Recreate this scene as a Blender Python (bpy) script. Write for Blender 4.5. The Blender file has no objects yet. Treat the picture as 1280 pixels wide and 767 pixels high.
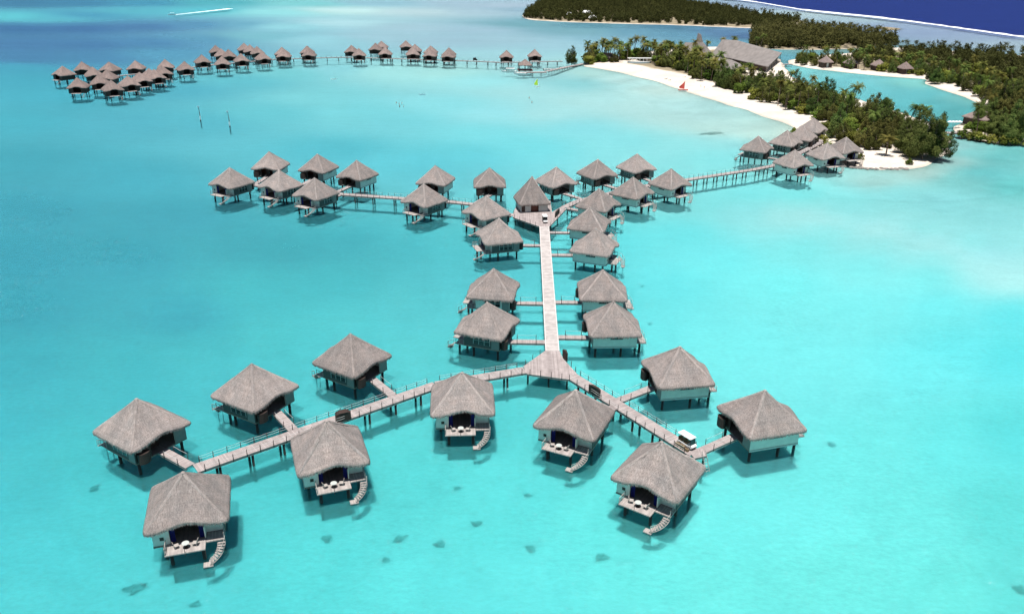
import bpy, bmesh, math, random
import numpy as np
from math import sin, cos, pi, radians as RAD
from mathutils import Vector, noise as mnoise

random.seed(7)
SC = bpy.context.scene
COL = SC.collection

# ------------------------------------------------------------------ camera model
F, PITCH, ROLL, CAMH = 997.42, 0.412751, 0.009727, 72.6

def at(u, v, z=0.0):
    """world point at height z under photo point (u, v) of the 1280 x 767 original"""
    cr, sr = cos(ROLL), sin(ROLL)
    a, b = u - 640, v - 383.5
    U = cr * a + sr * b
    V = -sr * a + cr * b
    c, s = cos(PITCH), sin(PITCH)
    d = (U / F, c - V / F * s, -s - V / F * c)
    t = (z - CAMH) / d[2]
    return Vector((d[0] * t, d[1] * t, z))

cam_d = bpy.data.cameras.new('camera')
cam = bpy.data.objects.new('camera', cam_d)
COL.objects.link(cam)
cam_d.sensor_width = 36
cam_d.lens = F / 1280 * 36
cam_d.clip_start = 1
cam_d.clip_end = 8000
cam.location = (0, 0, CAMH)
from mathutils import Matrix
cam.matrix_world = (Matrix.Translation((0, 0, CAMH)) @ Matrix.Rotation(pi / 2 - PITCH, 4, 'X')
                    @ Matrix.Rotation(ROLL, 4, 'Z'))
SC.camera = cam

# ------------------------------------------------------------------ helpers
def tag(o, label=None, cat=None, group=None, kind=None):
    if label: o['label'] = label
    if cat: o['category'] = cat
    if group: o['group'] = group
    if kind: o['kind'] = kind
    return o

def empty(name, loc=(0, 0, 0), rz=0.0):
    o = bpy.data.objects.new(name, None)
    o.empty_display_size = .5
    COL.objects.link(o)
    o.location = loc
    o.rotation_euler = (0, 0, rz)
    return o

class MB:
    """collects shapes and builds them as one mesh object"""
    def __init__(self):
        self.v, self.f, self.uv = [], [], {}
    def add(self, vs, fs):
        n = len(self.v)
        self.v += [tuple(p) for p in vs]
        self.f += [tuple(i + n for i in f) for f in fs]
        return self
    def box(self, x0, x1, y0, y1, z0, z1):
        return self.add([(x0, y0, z0), (x1, y0, z0), (x1, y1, z0), (x0, y1, z0),
                         (x0, y0, z1), (x1, y0, z1), (x1, y1, z1), (x0, y1, z1)],
                        [(3, 2, 1, 0), (4, 5, 6, 7), (0, 1, 5, 4), (1, 2, 6, 5), (2, 3, 7, 6), (3, 0, 4, 7)])
    def obox(self, c, ax, hx, hy, z0, z1):
        """box turned by angle ax about its centre"""
        ca, sa = cos(ax), sin(ax)
        P = [(c[0] + a * hx * ca - b * hy * sa, c[1] + a * hx * sa + b * hy * ca) for a, b in ((-1, -1), (1, -1), (1, 1), (-1, 1))]
        return self.add([(x, y, z0) for x, y in P] + [(x, y, z1) for x, y in P],
                        [(3, 2, 1, 0), (4, 5, 6, 7), (0, 1, 5, 4), (1, 2, 6, 5), (2, 3, 7, 6), (3, 0, 4, 7)])
    def tube(self, p, q, r, n=8, r2=None):
        p, q = Vector(p), Vector(q)
        r2 = r if r2 is None else r2
        d = (q - p).normalized()
        a = d.orthogonal().normalized()
        b = d.cross(a)
        vs = []
        for c, rr in ((p, r), (q, r2)):
            for k in range(n):
                t = 2 * pi * k / n
                vs.append(c + a * rr * cos(t) + b * rr * sin(t))
        fs = [(k, (k + 1) % n, n + (k + 1) % n, n + k) for k in range(n)]
        fs += [tuple(range(n - 1, -1, -1)), tuple(range(n, 2 * n))]
        return self.add(vs, fs)
    def path(self, pts, r, n=6):
        for a, b in zip(pts[:-1], pts[1:]):
            self.tube(a, b, r, n)
        return self
    def prism(self, poly, z0, z1):
        n = len(poly)
        return self.add([(x, y, z0) for x, y in poly] + [(x, y, z1) for x, y in poly],
                        [tuple(range(n - 1, -1, -1)), tuple(range(n, 2 * n))] +
                        [(k, (k + 1) % n, n + (k + 1) % n, n + k) for k in range(n)])
    def lathe(self, prof, n=16, c=(0, 0)):
        vs = []
        for r, z in prof:
            for k in range(n):
                t = 2 * pi * k / n
                vs.append((c[0] + r * cos(t), c[1] + r * sin(t), z))
        fs = []
        for i in range(len(prof) - 1):
            for k in range(n):
                fs.append((i * n + k, i * n + (k + 1) % n, (i + 1) * n + (k + 1) % n, (i + 1) * n + k))
        fs += [tuple(range(n - 1, -1, -1)), tuple(range((len(prof) - 1) * n, len(prof) * n))]
        return self.add(vs, fs)
    def mesh(self, name, mat, smooth=False, bevel=0):
        me = bpy.data.meshes.new(name)
        me.from_pydata(self.v, [], self.f)
        me.materials.append(mat)
        if smooth:
            me.shade_smooth()
        me.update()
        return me
    def build(self, name, mat, parent=None, smooth=False):
        o = bpy.data.objects.new(name, self.mesh(name, mat, smooth))
        COL.objects.link(o)
        if parent: o.parent = parent
        return o

KIDS = {}
def children(o):
    return [c for c in o.children]

def copy_tree(o, parent=None):
    c = o.copy()
    COL.objects.link(c)
    if parent: c.parent = parent
    for ch in list(o.children):
        copy_tree(ch, c)
    return c

# ------------------------------------------------------------------ materials
def newmat(name):
    m = bpy.data.materials.new(name)
    m.use_nodes = True
    nt = m.node_tree
    nt.nodes.clear()
    return m, nt, nt.nodes, nt.links

def N(nodes, t, **kw):
    n = nodes.new(t)
    for k, v in kw.items():
        if k == 'inp':
            for kk, vv in v.items():
                n.inputs[kk].default_value = vv
        else:
            setattr(n, k, v)
    return n

def simple(name, col, rough=.7, var=.12, scale=1.5, stretch=(1, 1, 1), bump=0.0, objvar=.0, spec=.3, coord='Object'):
    """principled surface whose colour wanders by noise; objvar shifts brightness from object to object"""
    m, nt, nd, lk = newmat(name)
    out = N(nd, 'ShaderNodeOutputMaterial')
    b = N(nd, 'ShaderNodeBsdfPrincipled')
    b.inputs['Roughness'].default_value = rough
    b.inputs['Specular IOR Level'].default_value = spec
    tc = N(nd, 'ShaderNodeTexCoord')
    mp = N(nd, 'ShaderNodeMapping')
    mp.inputs['Scale'].default_value = stretch
    lk.new(tc.outputs[coord], mp.inputs['Vector'])
    nz = N(nd, 'ShaderNodeTexNoise')
    nz.inputs['Scale'].default_value = scale
    nz.inputs['Detail'].default_value = 4
    lk.new(mp.outputs[0], nz.inputs['Vector'])
    mr = N(nd, 'ShaderNodeMapRange')
    mr.inputs['From Min'].default_value = .3
    mr.inputs['From Max'].default_value = .7
    mr.inputs['To Min'].default_value = 1 - var
    mr.inputs['To Max'].default_value = 1 + var
    lk.new(nz.outputs['Fac'], mr.inputs['Value'])
    last = mr.outputs[0]
    if objvar:
        oi = N(nd, 'ShaderNodeObjectInfo')
        m2 = N(nd, 'ShaderNodeMapRange')
        m2.inputs['To Min'].default_value = 1 - objvar
        m2.inputs['To Max'].default_value = 1 + objvar
        lk.new(oi.outputs['Random'], m2.inputs['Value'])
        mu = N(nd, 'ShaderNodeMath', operation='MULTIPLY')
        lk.new(last, mu.inputs[0]); lk.new(m2.outputs[0], mu.inputs[1])
        last = mu.outputs[0]
    vm = N(nd, 'ShaderNodeVectorMath', operation='SCALE')
    vm.inputs[0].default_value = col
    lk.new(last, vm.inputs['Scale'])
    lk.new(vm.outputs[0], b.inputs['Base Color'])
    if bump:
        bp = N(nd, 'ShaderNodeBump')
        bp.inputs['Strength'].default_value = bump
        bp.inputs['Distance'].default_value = .05
        lk.new(nz.outputs['Fac'], bp.inputs['Height'])
        lk.new(bp.outputs[0], b.inputs['Normal'])
    lk.new(b.outputs[0], out.inputs[0])
    return m

def thatch_mat(name, col):
    """dry palm thatch: streaks running down the slope, weathered blotches, combed bump; uses the roof's own UVs in metres"""
    m, nt, nd, lk = newmat(name)
    out = N(nd, 'ShaderNodeOutputMaterial')
    b = N(nd, 'ShaderNodeBsdfPrincipled')
    b.inputs['Roughness'].default_value = .95
    b.inputs['Specular IOR Level'].default_value = .1
    uv = N(nd, 'ShaderNodeUVMap')
    oi = N(nd, 'ShaderNodeObjectInfo')
    off = N(nd, 'ShaderNodeVectorMath', operation='SCALE')
    off.inputs[0].default_value = (37, 91, 0)
    lk.new(oi.outputs['Random'], off.inputs['Scale'])
    ad = N(nd, 'ShaderNodeVectorMath', operation='ADD')
    lk.new(uv.outputs[0], ad.inputs[0]); lk.new(off.outputs[0], ad.inputs[1])
    def noise(scl, detail, rough=.6):
        mp = N(nd, 'ShaderNodeMapping')
        mp.inputs['Scale'].default_value = scl
        lk.new(ad.outputs[0], mp.inputs['Vector'])
        n = N(nd, 'ShaderNodeTexNoise')
        n.inputs['Scale'].default_value = 1
        n.inputs['Detail'].default_value = detail
        n.inputs['Roughness'].default_value = rough
        lk.new(mp.outputs[0], n.inputs['Vector'])
        return n.outputs['Fac']
    fine = noise((6.5, 3.2, 1), 5, .7)
    streak = noise((11, 1.0, 1), 4)
    blotch = noise((.45, .35, 1), 3)
    def rng(s, a, c, lo=.3, hi=.7):
        r = N(nd, 'ShaderNodeMapRange')
        r.inputs['From Min'].default_value = lo; r.inputs['From Max'].default_value = hi
        r.inputs['To Min'].default_value = a; r.inputs['To Max'].default_value = c
        lk.new(s, r.inputs['Value'])
        return r.outputs[0]
    def mul(a, c):
        x = N(nd, 'ShaderNodeMath', operation='MULTIPLY')
        lk.new(a, x.inputs[0]); lk.new(c, x.inputs[1])
        return x.outputs[0]
    k = mul(mul(rng(fine, .64, 1.34), rng(streak, .74, 1.24)), rng(blotch, .86, 1.13))
    k = mul(k, rng(oi.outputs['Random'], .84, 1.1, 0, 1))
    course = noise((.15, 2.4, 1), 2)
    k = mul(k, rng(course, .88, 1.1))
    stain = noise((.9, .14, 1), 4)
    k = mul(k, rng(stain, .80, 1.08))
    vm = N(nd, 'ShaderNodeVectorMath', operation='SCALE')
    # brown and grey straw mixed
    mx = N(nd, 'ShaderNodeMix', data_type='RGBA')
    mx.inputs['A'].default_value = (col[0], col[1], col[2], 1)
    mx.inputs['B'].default_value = (col[0] * 1.02, col[1] * .94, col[2] * .90, 1)
    lk.new(rng(blotch, 0, 1), mx.inputs['Factor'])
    lk.new(mx.outputs['Result'], vm.inputs[0])
    lk.new(k, vm.inputs['Scale'])
    lk.new(vm.outputs[0], b.inputs['Base Color'])
    bp = N(nd, 'ShaderNodeBump')
    bp.inputs['Strength'].default_value = .8
    bp.inputs['Distance'].default_value = .12
    hs = N(nd, 'ShaderNodeMath', operation='ADD')
    lk.new(fine, hs.inputs[0]); lk.new(streak, hs.inputs[1])
    lk.new(hs.outputs[0], bp.inputs['Height'])
    lk.new(bp.outputs[0], b.inputs['Normal'])
    lk.new(b.outputs[0], out.inputs[0])
    return m

def plank_mat(name, col, axis=0, pitch=.22, gap=.55):
    """weathered planks lying across the given axis of the object"""
    m, nt, nd, lk = newmat(name)
    out = N(nd, 'ShaderNodeOutputMaterial')
    b = N(nd, 'ShaderNodeBsdfPrincipled')
    b.inputs['Roughness'].default_value = .8
    b.inputs['Specular IOR Level'].default_value = .2
    tc = N(nd, 'ShaderNodeTexCoord')
    sp = N(nd, 'ShaderNodeSeparateXYZ')
    lk.new(tc.outputs['Object'], sp.inputs[0])
    dv = N(nd, 'ShaderNodeMath', operation='DIVIDE')
    lk.new(sp.outputs[axis], dv.inputs[0]); dv.inputs[1].default_value = pitch
    fl = N(nd, 'ShaderNodeMath', operation='FLOOR'); lk.new(dv.outputs[0], fl.inputs[0])
    fr = N(nd, 'ShaderNodeMath', operation='FRACT'); lk.new(dv.outputs[0], fr.inputs[0])
    wn = N(nd, 'ShaderNodeTexWhiteNoise', noise_dimensions='1D'); lk.new(fl.outputs[0], wn.inputs['W'])
    r1 = N(nd, 'ShaderNodeMapRange')
    r1.inputs['To Min'].default_value = .82; r1.inputs['To Max'].default_value = 1.12
    lk.new(wn.outputs['Value'], r1.inputs['Value'])
    lt = N(nd, 'ShaderNodeMath', operation='LESS_THAN'); lk.new(fr.outputs[0], lt.inputs[0]); lt.inputs[1].default_value = .1
    r2 = N(nd, 'ShaderNodeMapRange')
    r2.inputs['To Min'].default_value = 1; r2.inputs['To Max'].default_value = gap
    lk.new(lt.outputs[0], r2.inputs['Value'])
    nz = N(nd, 'ShaderNodeTexNoise'); nz.inputs['Scale'].default_value = .9; nz.inputs['Detail'].default_value = 5
    lk.new(tc.outputs['Object'], nz.inputs['Vector'])
    r3 = N(nd, 'ShaderNodeMapRange')
    r3.inputs['From Min'].default_value = .3; r3.inputs['From Max'].default_value = .7
    r3.inputs['To Min'].default_value = .82; r3.inputs['To Max'].default_value = 1.14
    lk.new(nz.outputs['Fac'], r3.inputs['Value'])
    a = N(nd, 'ShaderNodeMath', operation='MULTIPLY'); lk.new(r1.outputs[0], a.inputs[0]); lk.new(r2.outputs[0], a.inputs[1])
    c = N(nd, 'ShaderNodeMath', operation='MULTIPLY'); lk.new(a.outputs[0], c.inputs[0]); lk.new(r3.outputs[0], c.inputs[1])
    vm = N(nd, 'ShaderNodeVectorMath', operation='SCALE'); vm.inputs[0].default_value = col
    lk.new(c.outputs[0], vm.inputs['Scale'])
    lk.new(vm.outputs[0], b.inputs['Base Color'])
    lk.new(b.outputs[0], out.inputs[0])
    return m

def leaf_mat(name, col, col2, trans=.25):
    """foliage: per-leaf shade from the mesh, per-tree shade from the object; a little light passes through"""
    m, nt, nd, lk = newmat(name)
    out = N(nd, 'ShaderNodeOutputMaterial')
    at_ = N(nd, 'ShaderNodeAttribute'); at_.attribute_name = 'leaf'
    oi = N(nd, 'ShaderNodeObjectInfo')
    mx = N(nd, 'ShaderNodeMix', data_type='RGBA')
    mx.inputs['A'].default_value = (*col, 1)
    mx.inputs['B'].default_value = (*col2, 1)
    lk.new(at_.outputs['Fac'], mx.inputs['Factor'])
    r = N(nd, 'ShaderNodeMapRange')
    r.inputs['To Min'].default_value = .62; r.inputs['To Max'].default_value = 1.45
    lk.new(oi.outputs['Random'], r.inputs['Value'])
    fq = N(nd, 'ShaderNodeMath', operation='MULTIPLY'); fq.inputs[1].default_value = 7.31; lk.new(oi.outputs['Random'], fq.inputs[0])
    ff = N(nd, 'ShaderNodeMath', operation='FRACT'); lk.new(fq.outputs[0], ff.inputs[0])
    hx = N(nd, 'ShaderNodeMix', data_type='RGBA'); lk.new(ff.outputs[0], hx.inputs['Factor'])
    hx.inputs['A'].default_value = (.74, 1.12, .85, 1); hx.inputs['B'].default_value = (1.22, 1.06, .9, 1)
    hm = N(nd, 'ShaderNodeVectorMath', operation='MULTIPLY')
    lk.new(mx.outputs['Result'], hm.inputs[0]); lk.new(hx.outputs['Result'], hm.inputs[1])
    vm = N(nd, 'ShaderNodeVectorMath', operation='SCALE')
    lk.new(hm.outputs[0], vm.inputs[0]); lk.new(r.outputs[0], vm.inputs['Scale'])
    d = N(nd, 'ShaderNodeBsdfDiffuse'); t = N(nd, 'ShaderNodeBsdfTranslucent')
    lk.new(vm.outputs[0], d.inputs['Color']); lk.new(vm.outputs[0], t.inputs['Color'])
    ms = N(nd, 'ShaderNodeMixShader'); ms.inputs['Fac'].default_value = trans
    lk.new(d.outputs[0], ms.inputs[1]); lk.new(t.outputs[0], ms.inputs[2])
    lk.new(ms.outputs[0], out.inputs[0])
    return m

M = {}
M['thatch'] = thatch_mat('thatch', (.30, .27, .256))
M['thatch_ridge'] = thatch_mat('thatch_ridge', (.375, .338, .32))
M['thatch_far'] = thatch_mat('thatch_brown', (.265, .213, .197))
M['white_wall'] = simple('white_wall', (.70, .69, .62), .6, .08, 1.2)
M['grey_wall'] = simple('grey_green_boards', (.085, .09, .085), .7, .15, 2, (6, 6, .5))
M['dark_wood'] = simple('dark_wood', (.055, .035, .028), .6, .3, 2.5)
M['red_wood'] = simple('red_brown_wood', (.13, .045, .03), .5, .25, 2.5)
M['pile'] = simple('wet_pile_wood', (.03, .022, .02), .5, .3, 2, (1, 1, .3))
M['pale_board'] = simple('pale_board', (.22, .225, .21), .6, .08)
M['glass'] = simple('dark_window', (.015, .018, .02), .12, .1, spec=.5)
M['frame'] = simple('pale_frame', (.5, .53, .5), .6, .08)
M['deck'] = plank_mat('sun_bleached_deck', (.40, .355, .33), 0, .18, .5)
M['floor'] = plank_mat('house_floor', (.26, .2, .17), 0, .18, .6)
M['walk'] = plank_mat('boardwalk_planks', (.385, .33, .315), 0, .24, .55)
M['walk_pale'] = plank_mat('pale_boardwalk_planks', (.50, .455, .43), 0, .24, .7)
M['beam'] = simple('boardwalk_beam', (.33, .27, .25), .8, .2, 1.2)
M['kerb'] = simple('pale_kerb', (.62, .58, .55), .8, .12, 1.2)
M['post'] = simple('rail_post_wood', (.05, .04, .038), .7, .2)
M['rope'] = simple('pale_rope', (.6, .62, .6), .8, .1)
M['rail'] = simple('weathered_rail', (.4, .36, .33), .8, .15)
M['blue_cloth'] = simple('blue_curtain', (.012, .018, .17), .8, .2, 3)
M['white_paint'] = simple('white_paint', (.8, .8, .78), .4, .04)
M['wicker'] = simple('dark_wicker', (.045, .03, .025), .7, .35, 6)
M['tan'] = simple('tan_luggage', (.2, .14, .08), .6, .35, 4)
M['black'] = simple('black_rubber', (.015, .015, .016), .6, .15)
M['sand'] = simple('coral_sand', (.80, .72, .63), .95, .08, .3, bump=.2)
M['coral'] = simple('dark_coral', (.30, .33, .28), .95, .6, 2.5, coord='Object')
M['shingle'] = simple('grey_shingle', (.225, .2, .185), .9, .16, .5, (1, .15, 1))
M['red_sail'] = simple('red_sail', (.75, .12, .09), .7, .1)
M['lime_sail'] = simple('lime_sail', (.62, .85, .06), .6, .05)
M['skin'] = simple('skin', (.4, .23, .16), .6, .05)
M['stone'] = simple('shore_rock', (.25, .22, .2), .95, .3, .8)
M['bar_blue'] = simple('pale_blue_panel', (.42, .55, .62), .5, .05)
M['trunk'] = simple('tree_bark', (.16, .125, .1), .9, .3, 1.5)
M['foam'] = simple('sea_foam', (.9, .92, .93), .9, .05, .2)
M['iron'] = leaf_mat('ironwood_needles', (.058, .068, .026), (.175, .182, .066))
M['bush'] = leaf_mat('broad_leaves', (.075, .092, .022), (.22, .235, .06))
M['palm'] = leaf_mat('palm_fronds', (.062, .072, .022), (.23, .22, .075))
M['woods'] = leaf_mat('far_woods', (.046, .054, .024), (.145, .15, .06))

# ------------------------------------------------------------------ light
world = bpy.data.worlds.new('World')
SC.world = world
world.use_nodes = True
wn = world.node_tree.nodes
sky = wn.new('ShaderNodeTexSky')
sky.sky_type = 'NISHITA'
sky.sun_disc = False
SUN_EL, SUN_AZ = 79, -97          # azimuth counted from +x towards +y
sky.sun_elevation = RAD(SUN_EL)
sky.sun_rotation = RAD(90 - SUN_AZ)
sky.air_density = 1.0
sky.dust_density = .6
world.node_tree.links.new(sky.outputs[0], wn['Background'].inputs[0])
wn['Background'].inputs[1].default_value = .052
sl = bpy.data.lights.new('sun', 'SUN')
sl.energy = 4.7
sl.angle = RAD(1.0)
sl.color = (1, .965, .92)
so = bpy.data.objects.new('sun', sl)
COL.objects.link(so)
sd = Vector((cos(RAD(SUN_EL)) * cos(RAD(SUN_AZ)), cos(RAD(SUN_EL)) * sin(RAD(SUN_AZ)), sin(RAD(SUN_EL))))
so.rotation_euler = sd.to_track_quat('Z', 'Y').to_euler()
SC.view_settings.view_transform = 'Standard'
SC.view_settings.look = 'None'
SC.view_settings.gamma = 1
SC.view_settings.exposure = 0.35
SC.cycles.max_bounces = 6
SC.cycles.transparent_max_bounces = 12
SC.cycles.caustics_reflective = False
SC.cycles.caustics_refractive = False

# ------------------------------------------------------------------ water: colour of the lagoon by place (mostly depth and bottom)
def lin(c):
    c = c / 255
    return c / 12.92 if c <= .04045 else ((c + .055) / 1.055) ** 2.4

WATER_SAMPLES = [  # u, v, r, g, b : how the water looks over each place, from shallow sand to dark blue bands
 (20,3,70,140,180),(100,3,70,145,185),(180,3,75,165,200),(270,3,85,190,205),(380,4,130,215,220),(470,3,150,205,215),(580,3,165,205,215),(640,6,170,205,215),
 (20,20,100,210,222),(60,22,95,195,215),(110,18,80,170,205),(170,14,95,195,215),(260,12,95,205,220),(340,14,150,228,230),(430,12,195,238,236),(520,14,185,222,225),(600,14,170,210,218),
 (20,34,70,130,180),(100,34,72,130,182),(180,32,80,140,188),(250,30,90,160,200),(300,30,110,185,212),(350,32,150,220,226),(430,28,175,225,230),(520,34,165,210,218),(600,36,160,205,215),
 (30,55,78,140,188),(110,55,76,138,186),(190,52,82,150,195),(250,48,95,170,205),(320,45,125,200,215),(400,50,150,215,222),(480,45,160,210,218),(560,50,158,205,214),(640,48,160,208,216),
 (30,72,78,145,190),(120,70,80,150,192),(200,66,90,170,205),
 (20,84,76,180,208),(40,100,76,184,208),(60,118,78,188,210),(30,150,78,188,208),(20,200,72,180,200),(20,260,68,176,198),(20,320,64,174,196),(20,380,64,178,198),(20,450,68,188,204),(20,520,70,194,208),(20,600,74,202,212),(20,690,80,210,218),(20,750,84,214,220),
 (220,110,88,190,212),(300,100,100,200,215),(360,90,120,212,220),(420,85,140,218,222),(480,88,162,230,228),(550,90,168,232,228),(600,100,155,230,232),(660,112,165,228,228),(720,102,140,214,214),(700,95,150,215,215),
 (150,150,88,190,210),(250,150,92,195,213),(330,140,105,205,217),(400,120,125,215,223),(450,140,122,217,226),(500,150,122,218,228),(560,130,140,226,230),(620,140,150,228,232),(600,165,125,224,232),
 (680,140,165,228,228),(740,125,172,228,226),(800,130,178,228,224),(850,145,178,227,222),(900,158,182,228,220),(950,165,182,226,216),(985,166,190,225,212),
 (720,160,140,228,232),(780,175,140,230,232),(850,178,148,231,231),(905,180,150,230,230),(660,180,120,224,232),(900,195,138,232,232),
 (840,112,190,230,222),(780,98,180,226,220),(735,92,170,222,214),
 (150,220,78,186,206),(220,270,74,182,202),(300,300,72,182,198),(360,310,70,182,196),(430,300,72,186,200),(150,320,68,178,198),(220,390,70,184,202),(330,360,76,196,206),(420,350,78,198,208),(500,310,78,194,206),(520,200,100,210,224),(420,185,90,200,216),(580,190,105,214,226),
 (500,380,88,206,214),(560,340,88,206,216),(350,420,82,206,213),(430,400,86,208,215),(540,440,92,214,219),(560,310,84,202,212),
 (250,440,78,200,210),(150,460,72,194,206),(80,560,74,202,210),(140,650,80,210,216),(300,640,84,214,219),(250,740,88,218,222),(400,700,90,222,224),(350,580,80,210,216),(500,600,90,220,222),(520,730,98,228,229),(600,650,96,226,226),(650,600,96,226,227),(660,720,102,231,231),
 (760,640,102,232,230),(800,740,108,235,232),(900,650,112,236,234),(900,740,112,236,232),(1000,640,116,238,236),(1050,720,114,237,232),(1150,650,114,236,233),(1200,740,112,236,230),(1270,740,104,228,224),(1270,640,100,226,224),(1270,540,96,226,228),(1200,560,108,234,234),(1100,560,116,238,236),
 (620,520,88,216,220),(740,470,104,232,234),(800,420,112,235,237),(900,430,122,240,240),(960,460,124,240,240),(1050,470,124,240,240),(1150,460,116,238,240),(1270,440,98,230,235),(1200,430,108,234,238),
 (830,350,110,232,236),(760,300,104,226,232),(730,360,98,222,230),(850,290,112,230,234),(650,330,92,212,222),(640,390,94,216,224),(700,390,100,224,230),
 (900,320,118,236,238),(980,350,122,239,239),(1080,380,126,240,240),(1180,380,118,238,240),(1270,390,104,233,238),
 (880,255,130,228,230),(930,262,142,229,229),(980,264,160,232,230),(1040,272,166,234,232),(1100,285,168,236,234),(1160,300,168,238,236),(1220,322,172,242,240),(1270,345,176,243,240),(1190,311,170,240,238),(1245,335,174,242,240),(1130,292,168,237,235),(1010,267,164,233,231),(1060,262,146,230,229),(1150,285,148,232,231),(1100,305,146,235,234),(1170,322,146,238,237),(1220,300,148,235,234),(1030,288,142,234,233),
 (940,240,128,232,234),(1000,240,130,234,234),(1060,245,138,232,231),(1120,240,142,228,227),(1180,250,142,226,226),(1250,270,142,226,225),(1240,300,150,230,230),
 (1000,310,130,236,236),(1080,330,132,238,238),(1160,345,128,238,238),
 (1100,225,165,222,214),(1150,215,168,215,205),(1185,200,160,214,206),(1195,185,150,212,206),(1215,190,125,206,206),(1250,195,112,203,204),(1275,190,112,200,200),(1230,215,108,203,206),(1275,230,106,206,206),(1200,225,128,212,212),
 (1020,92,125,212,216),(1060,100,115,205,213),(1100,110,108,202,210),(1140,118,105,200,208),(1180,128,98,194,202),(1210,138,92,188,194),(1150,104,130,215,212),(1200,125,120,205,205),(1190,150,98,190,196),(1140,132,102,200,208),
 (990,72,105,180,198),(1020,63,118,175,180),(1040,60,125,165,165),(960,66,110,185,200),
 (660,30,120,185,200),(720,38,128,190,205),(800,38,112,175,200),(850,42,105,170,198),(900,40,95,145,185),(935,45,88,132,175),(880,52,110,175,200),(780,52,140,200,212),(700,55,160,212,220),(930,54,105,170,195),(840,33,80,140,170),(740,31,95,160,180),
 (650,12,150,195,205),(650,70,160,218,222),(700,75,165,222,222),
 (960,8,150,185,200),(1000,17,175,210,212),(1060,24,165,202,208),(1100,34,145,180,198),(1130,33,150,185,202),(1170,40,145,180,200),(1220,45,150,185,202),(1270,54,160,195,202),
]
REEF = [at(u, v) for u, v in ((860, -6), (935, 1), (1000, 12), (1050, 17), (1100, 22), (1150, 28.5), (1200, 35.5), (1240, 41), (1280, 46.5), (1340, 56), (1420, 70))]

def warp(x, y):
    return np.stack([x / (y + 40) * 2.2, np.log(y + 40) * 2.0], -1)

def water_colour(X, Y):
    P = np.array([at(u, v)[:2] for u, v, *_ in WATER_SAMPLES])
    C = np.array([[lin(r) * 1.04, lin(g) * (.89 + .09 * min(1, max(0, (g - 180) / 55))), lin(b) * ((.86 + .12 * min(1, max(0, (g - 180) / 55))) if r < 135 else .99)] for _, _, r, g, b in WATER_SAMPLES])
    W = warp(P[:, 0], np.maximum(P[:, 1], 1))
    Q = warp(X, np.maximum(Y, 10))
    out = np.zeros((len(X), 3))
    for i in range(0, len(X), 4000):
        d2 = ((Q[i:i + 4000, None, :] - W[None]) ** 2).sum(-1) + 4e-4
        w = d2 ** -1.75
        out[i:i + 4000] = (w[:, :, None] * C[None]).sum(1) / w.sum(1)[:, None]
    # the open ocean beyond the reef
    R = np.array([p[:2] for p in REEF])
    yr = np.interp(X, R[::-1, 0] if R[0, 0] > R[-1, 0] else R[:, 0], R[::-1, 1] if R[0, 0] > R[-1, 0] else R[:, 1])
    order = np.argsort(R[:, 0]); Rs = R[order]
    yr = np.interp(X, Rs[:, 0], Rs[:, 1])
    d = Y - yr
    k = (np.clip((d + 4) / 40, 0, 1) ** .6)[:, None]
    k = np.where((X > Rs[0, 0])[:, None], k, 0)
    return out * (1 - k) + np.array([lin(42), lin(64), lin(138)]) * k

def sheet(rows, us, y_off=150):
    ys = np.array(rows)
    vs = []
    for y in ys:
        for u in us:
            vs.append(((y + y_off) * u, y, 0.0))
    n = len(us)
    fs = [(i * n + j, i * n + j + 1, (i + 1) * n + j + 1, (i + 1) * n + j) for i in range(len(ys) - 1) for j in range(n - 1)]
    return vs, fs

rows = [-160, -60, 0, 30] + list(np.geomspace(45, 1900, 230)) + [2300, 3000, 4500, 6500]
us = list(np.linspace(-1.5, -1.0, 8)[:-1]) + list(np.linspace(-1.0, 1.0, 190)) + list(np.linspace(1.0, 1.5, 8)[1:])
vs, fs = sheet(rows, us)
me = bpy.data.meshes.new('lagoon_water')
me.from_pydata(vs, [], fs)
A = np.array(vs)
Cw = water_colour(A[:, 0], A[:, 1])
BED = -3.0
L = 1.79
CL = Cw / L
SANDC = np.array([.78, .73, .64])
T2 = np.clip(CL * 1.45 / SANDC, .0004, 1.0)
T = np.sqrt(T2)
D = np.clip((CL - .49 * T2 * SANDC) / .3, .004, .95)
for nm, arr in (('scatter', D), ('tint', T)):
    a = me.color_attributes.new(nm, 'FLOAT_COLOR', 'POINT')
    a.data.foreach_set('color', np.concatenate([arr, np.ones((len(arr), 1))], 1).astype(np.float32).ravel())

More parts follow.
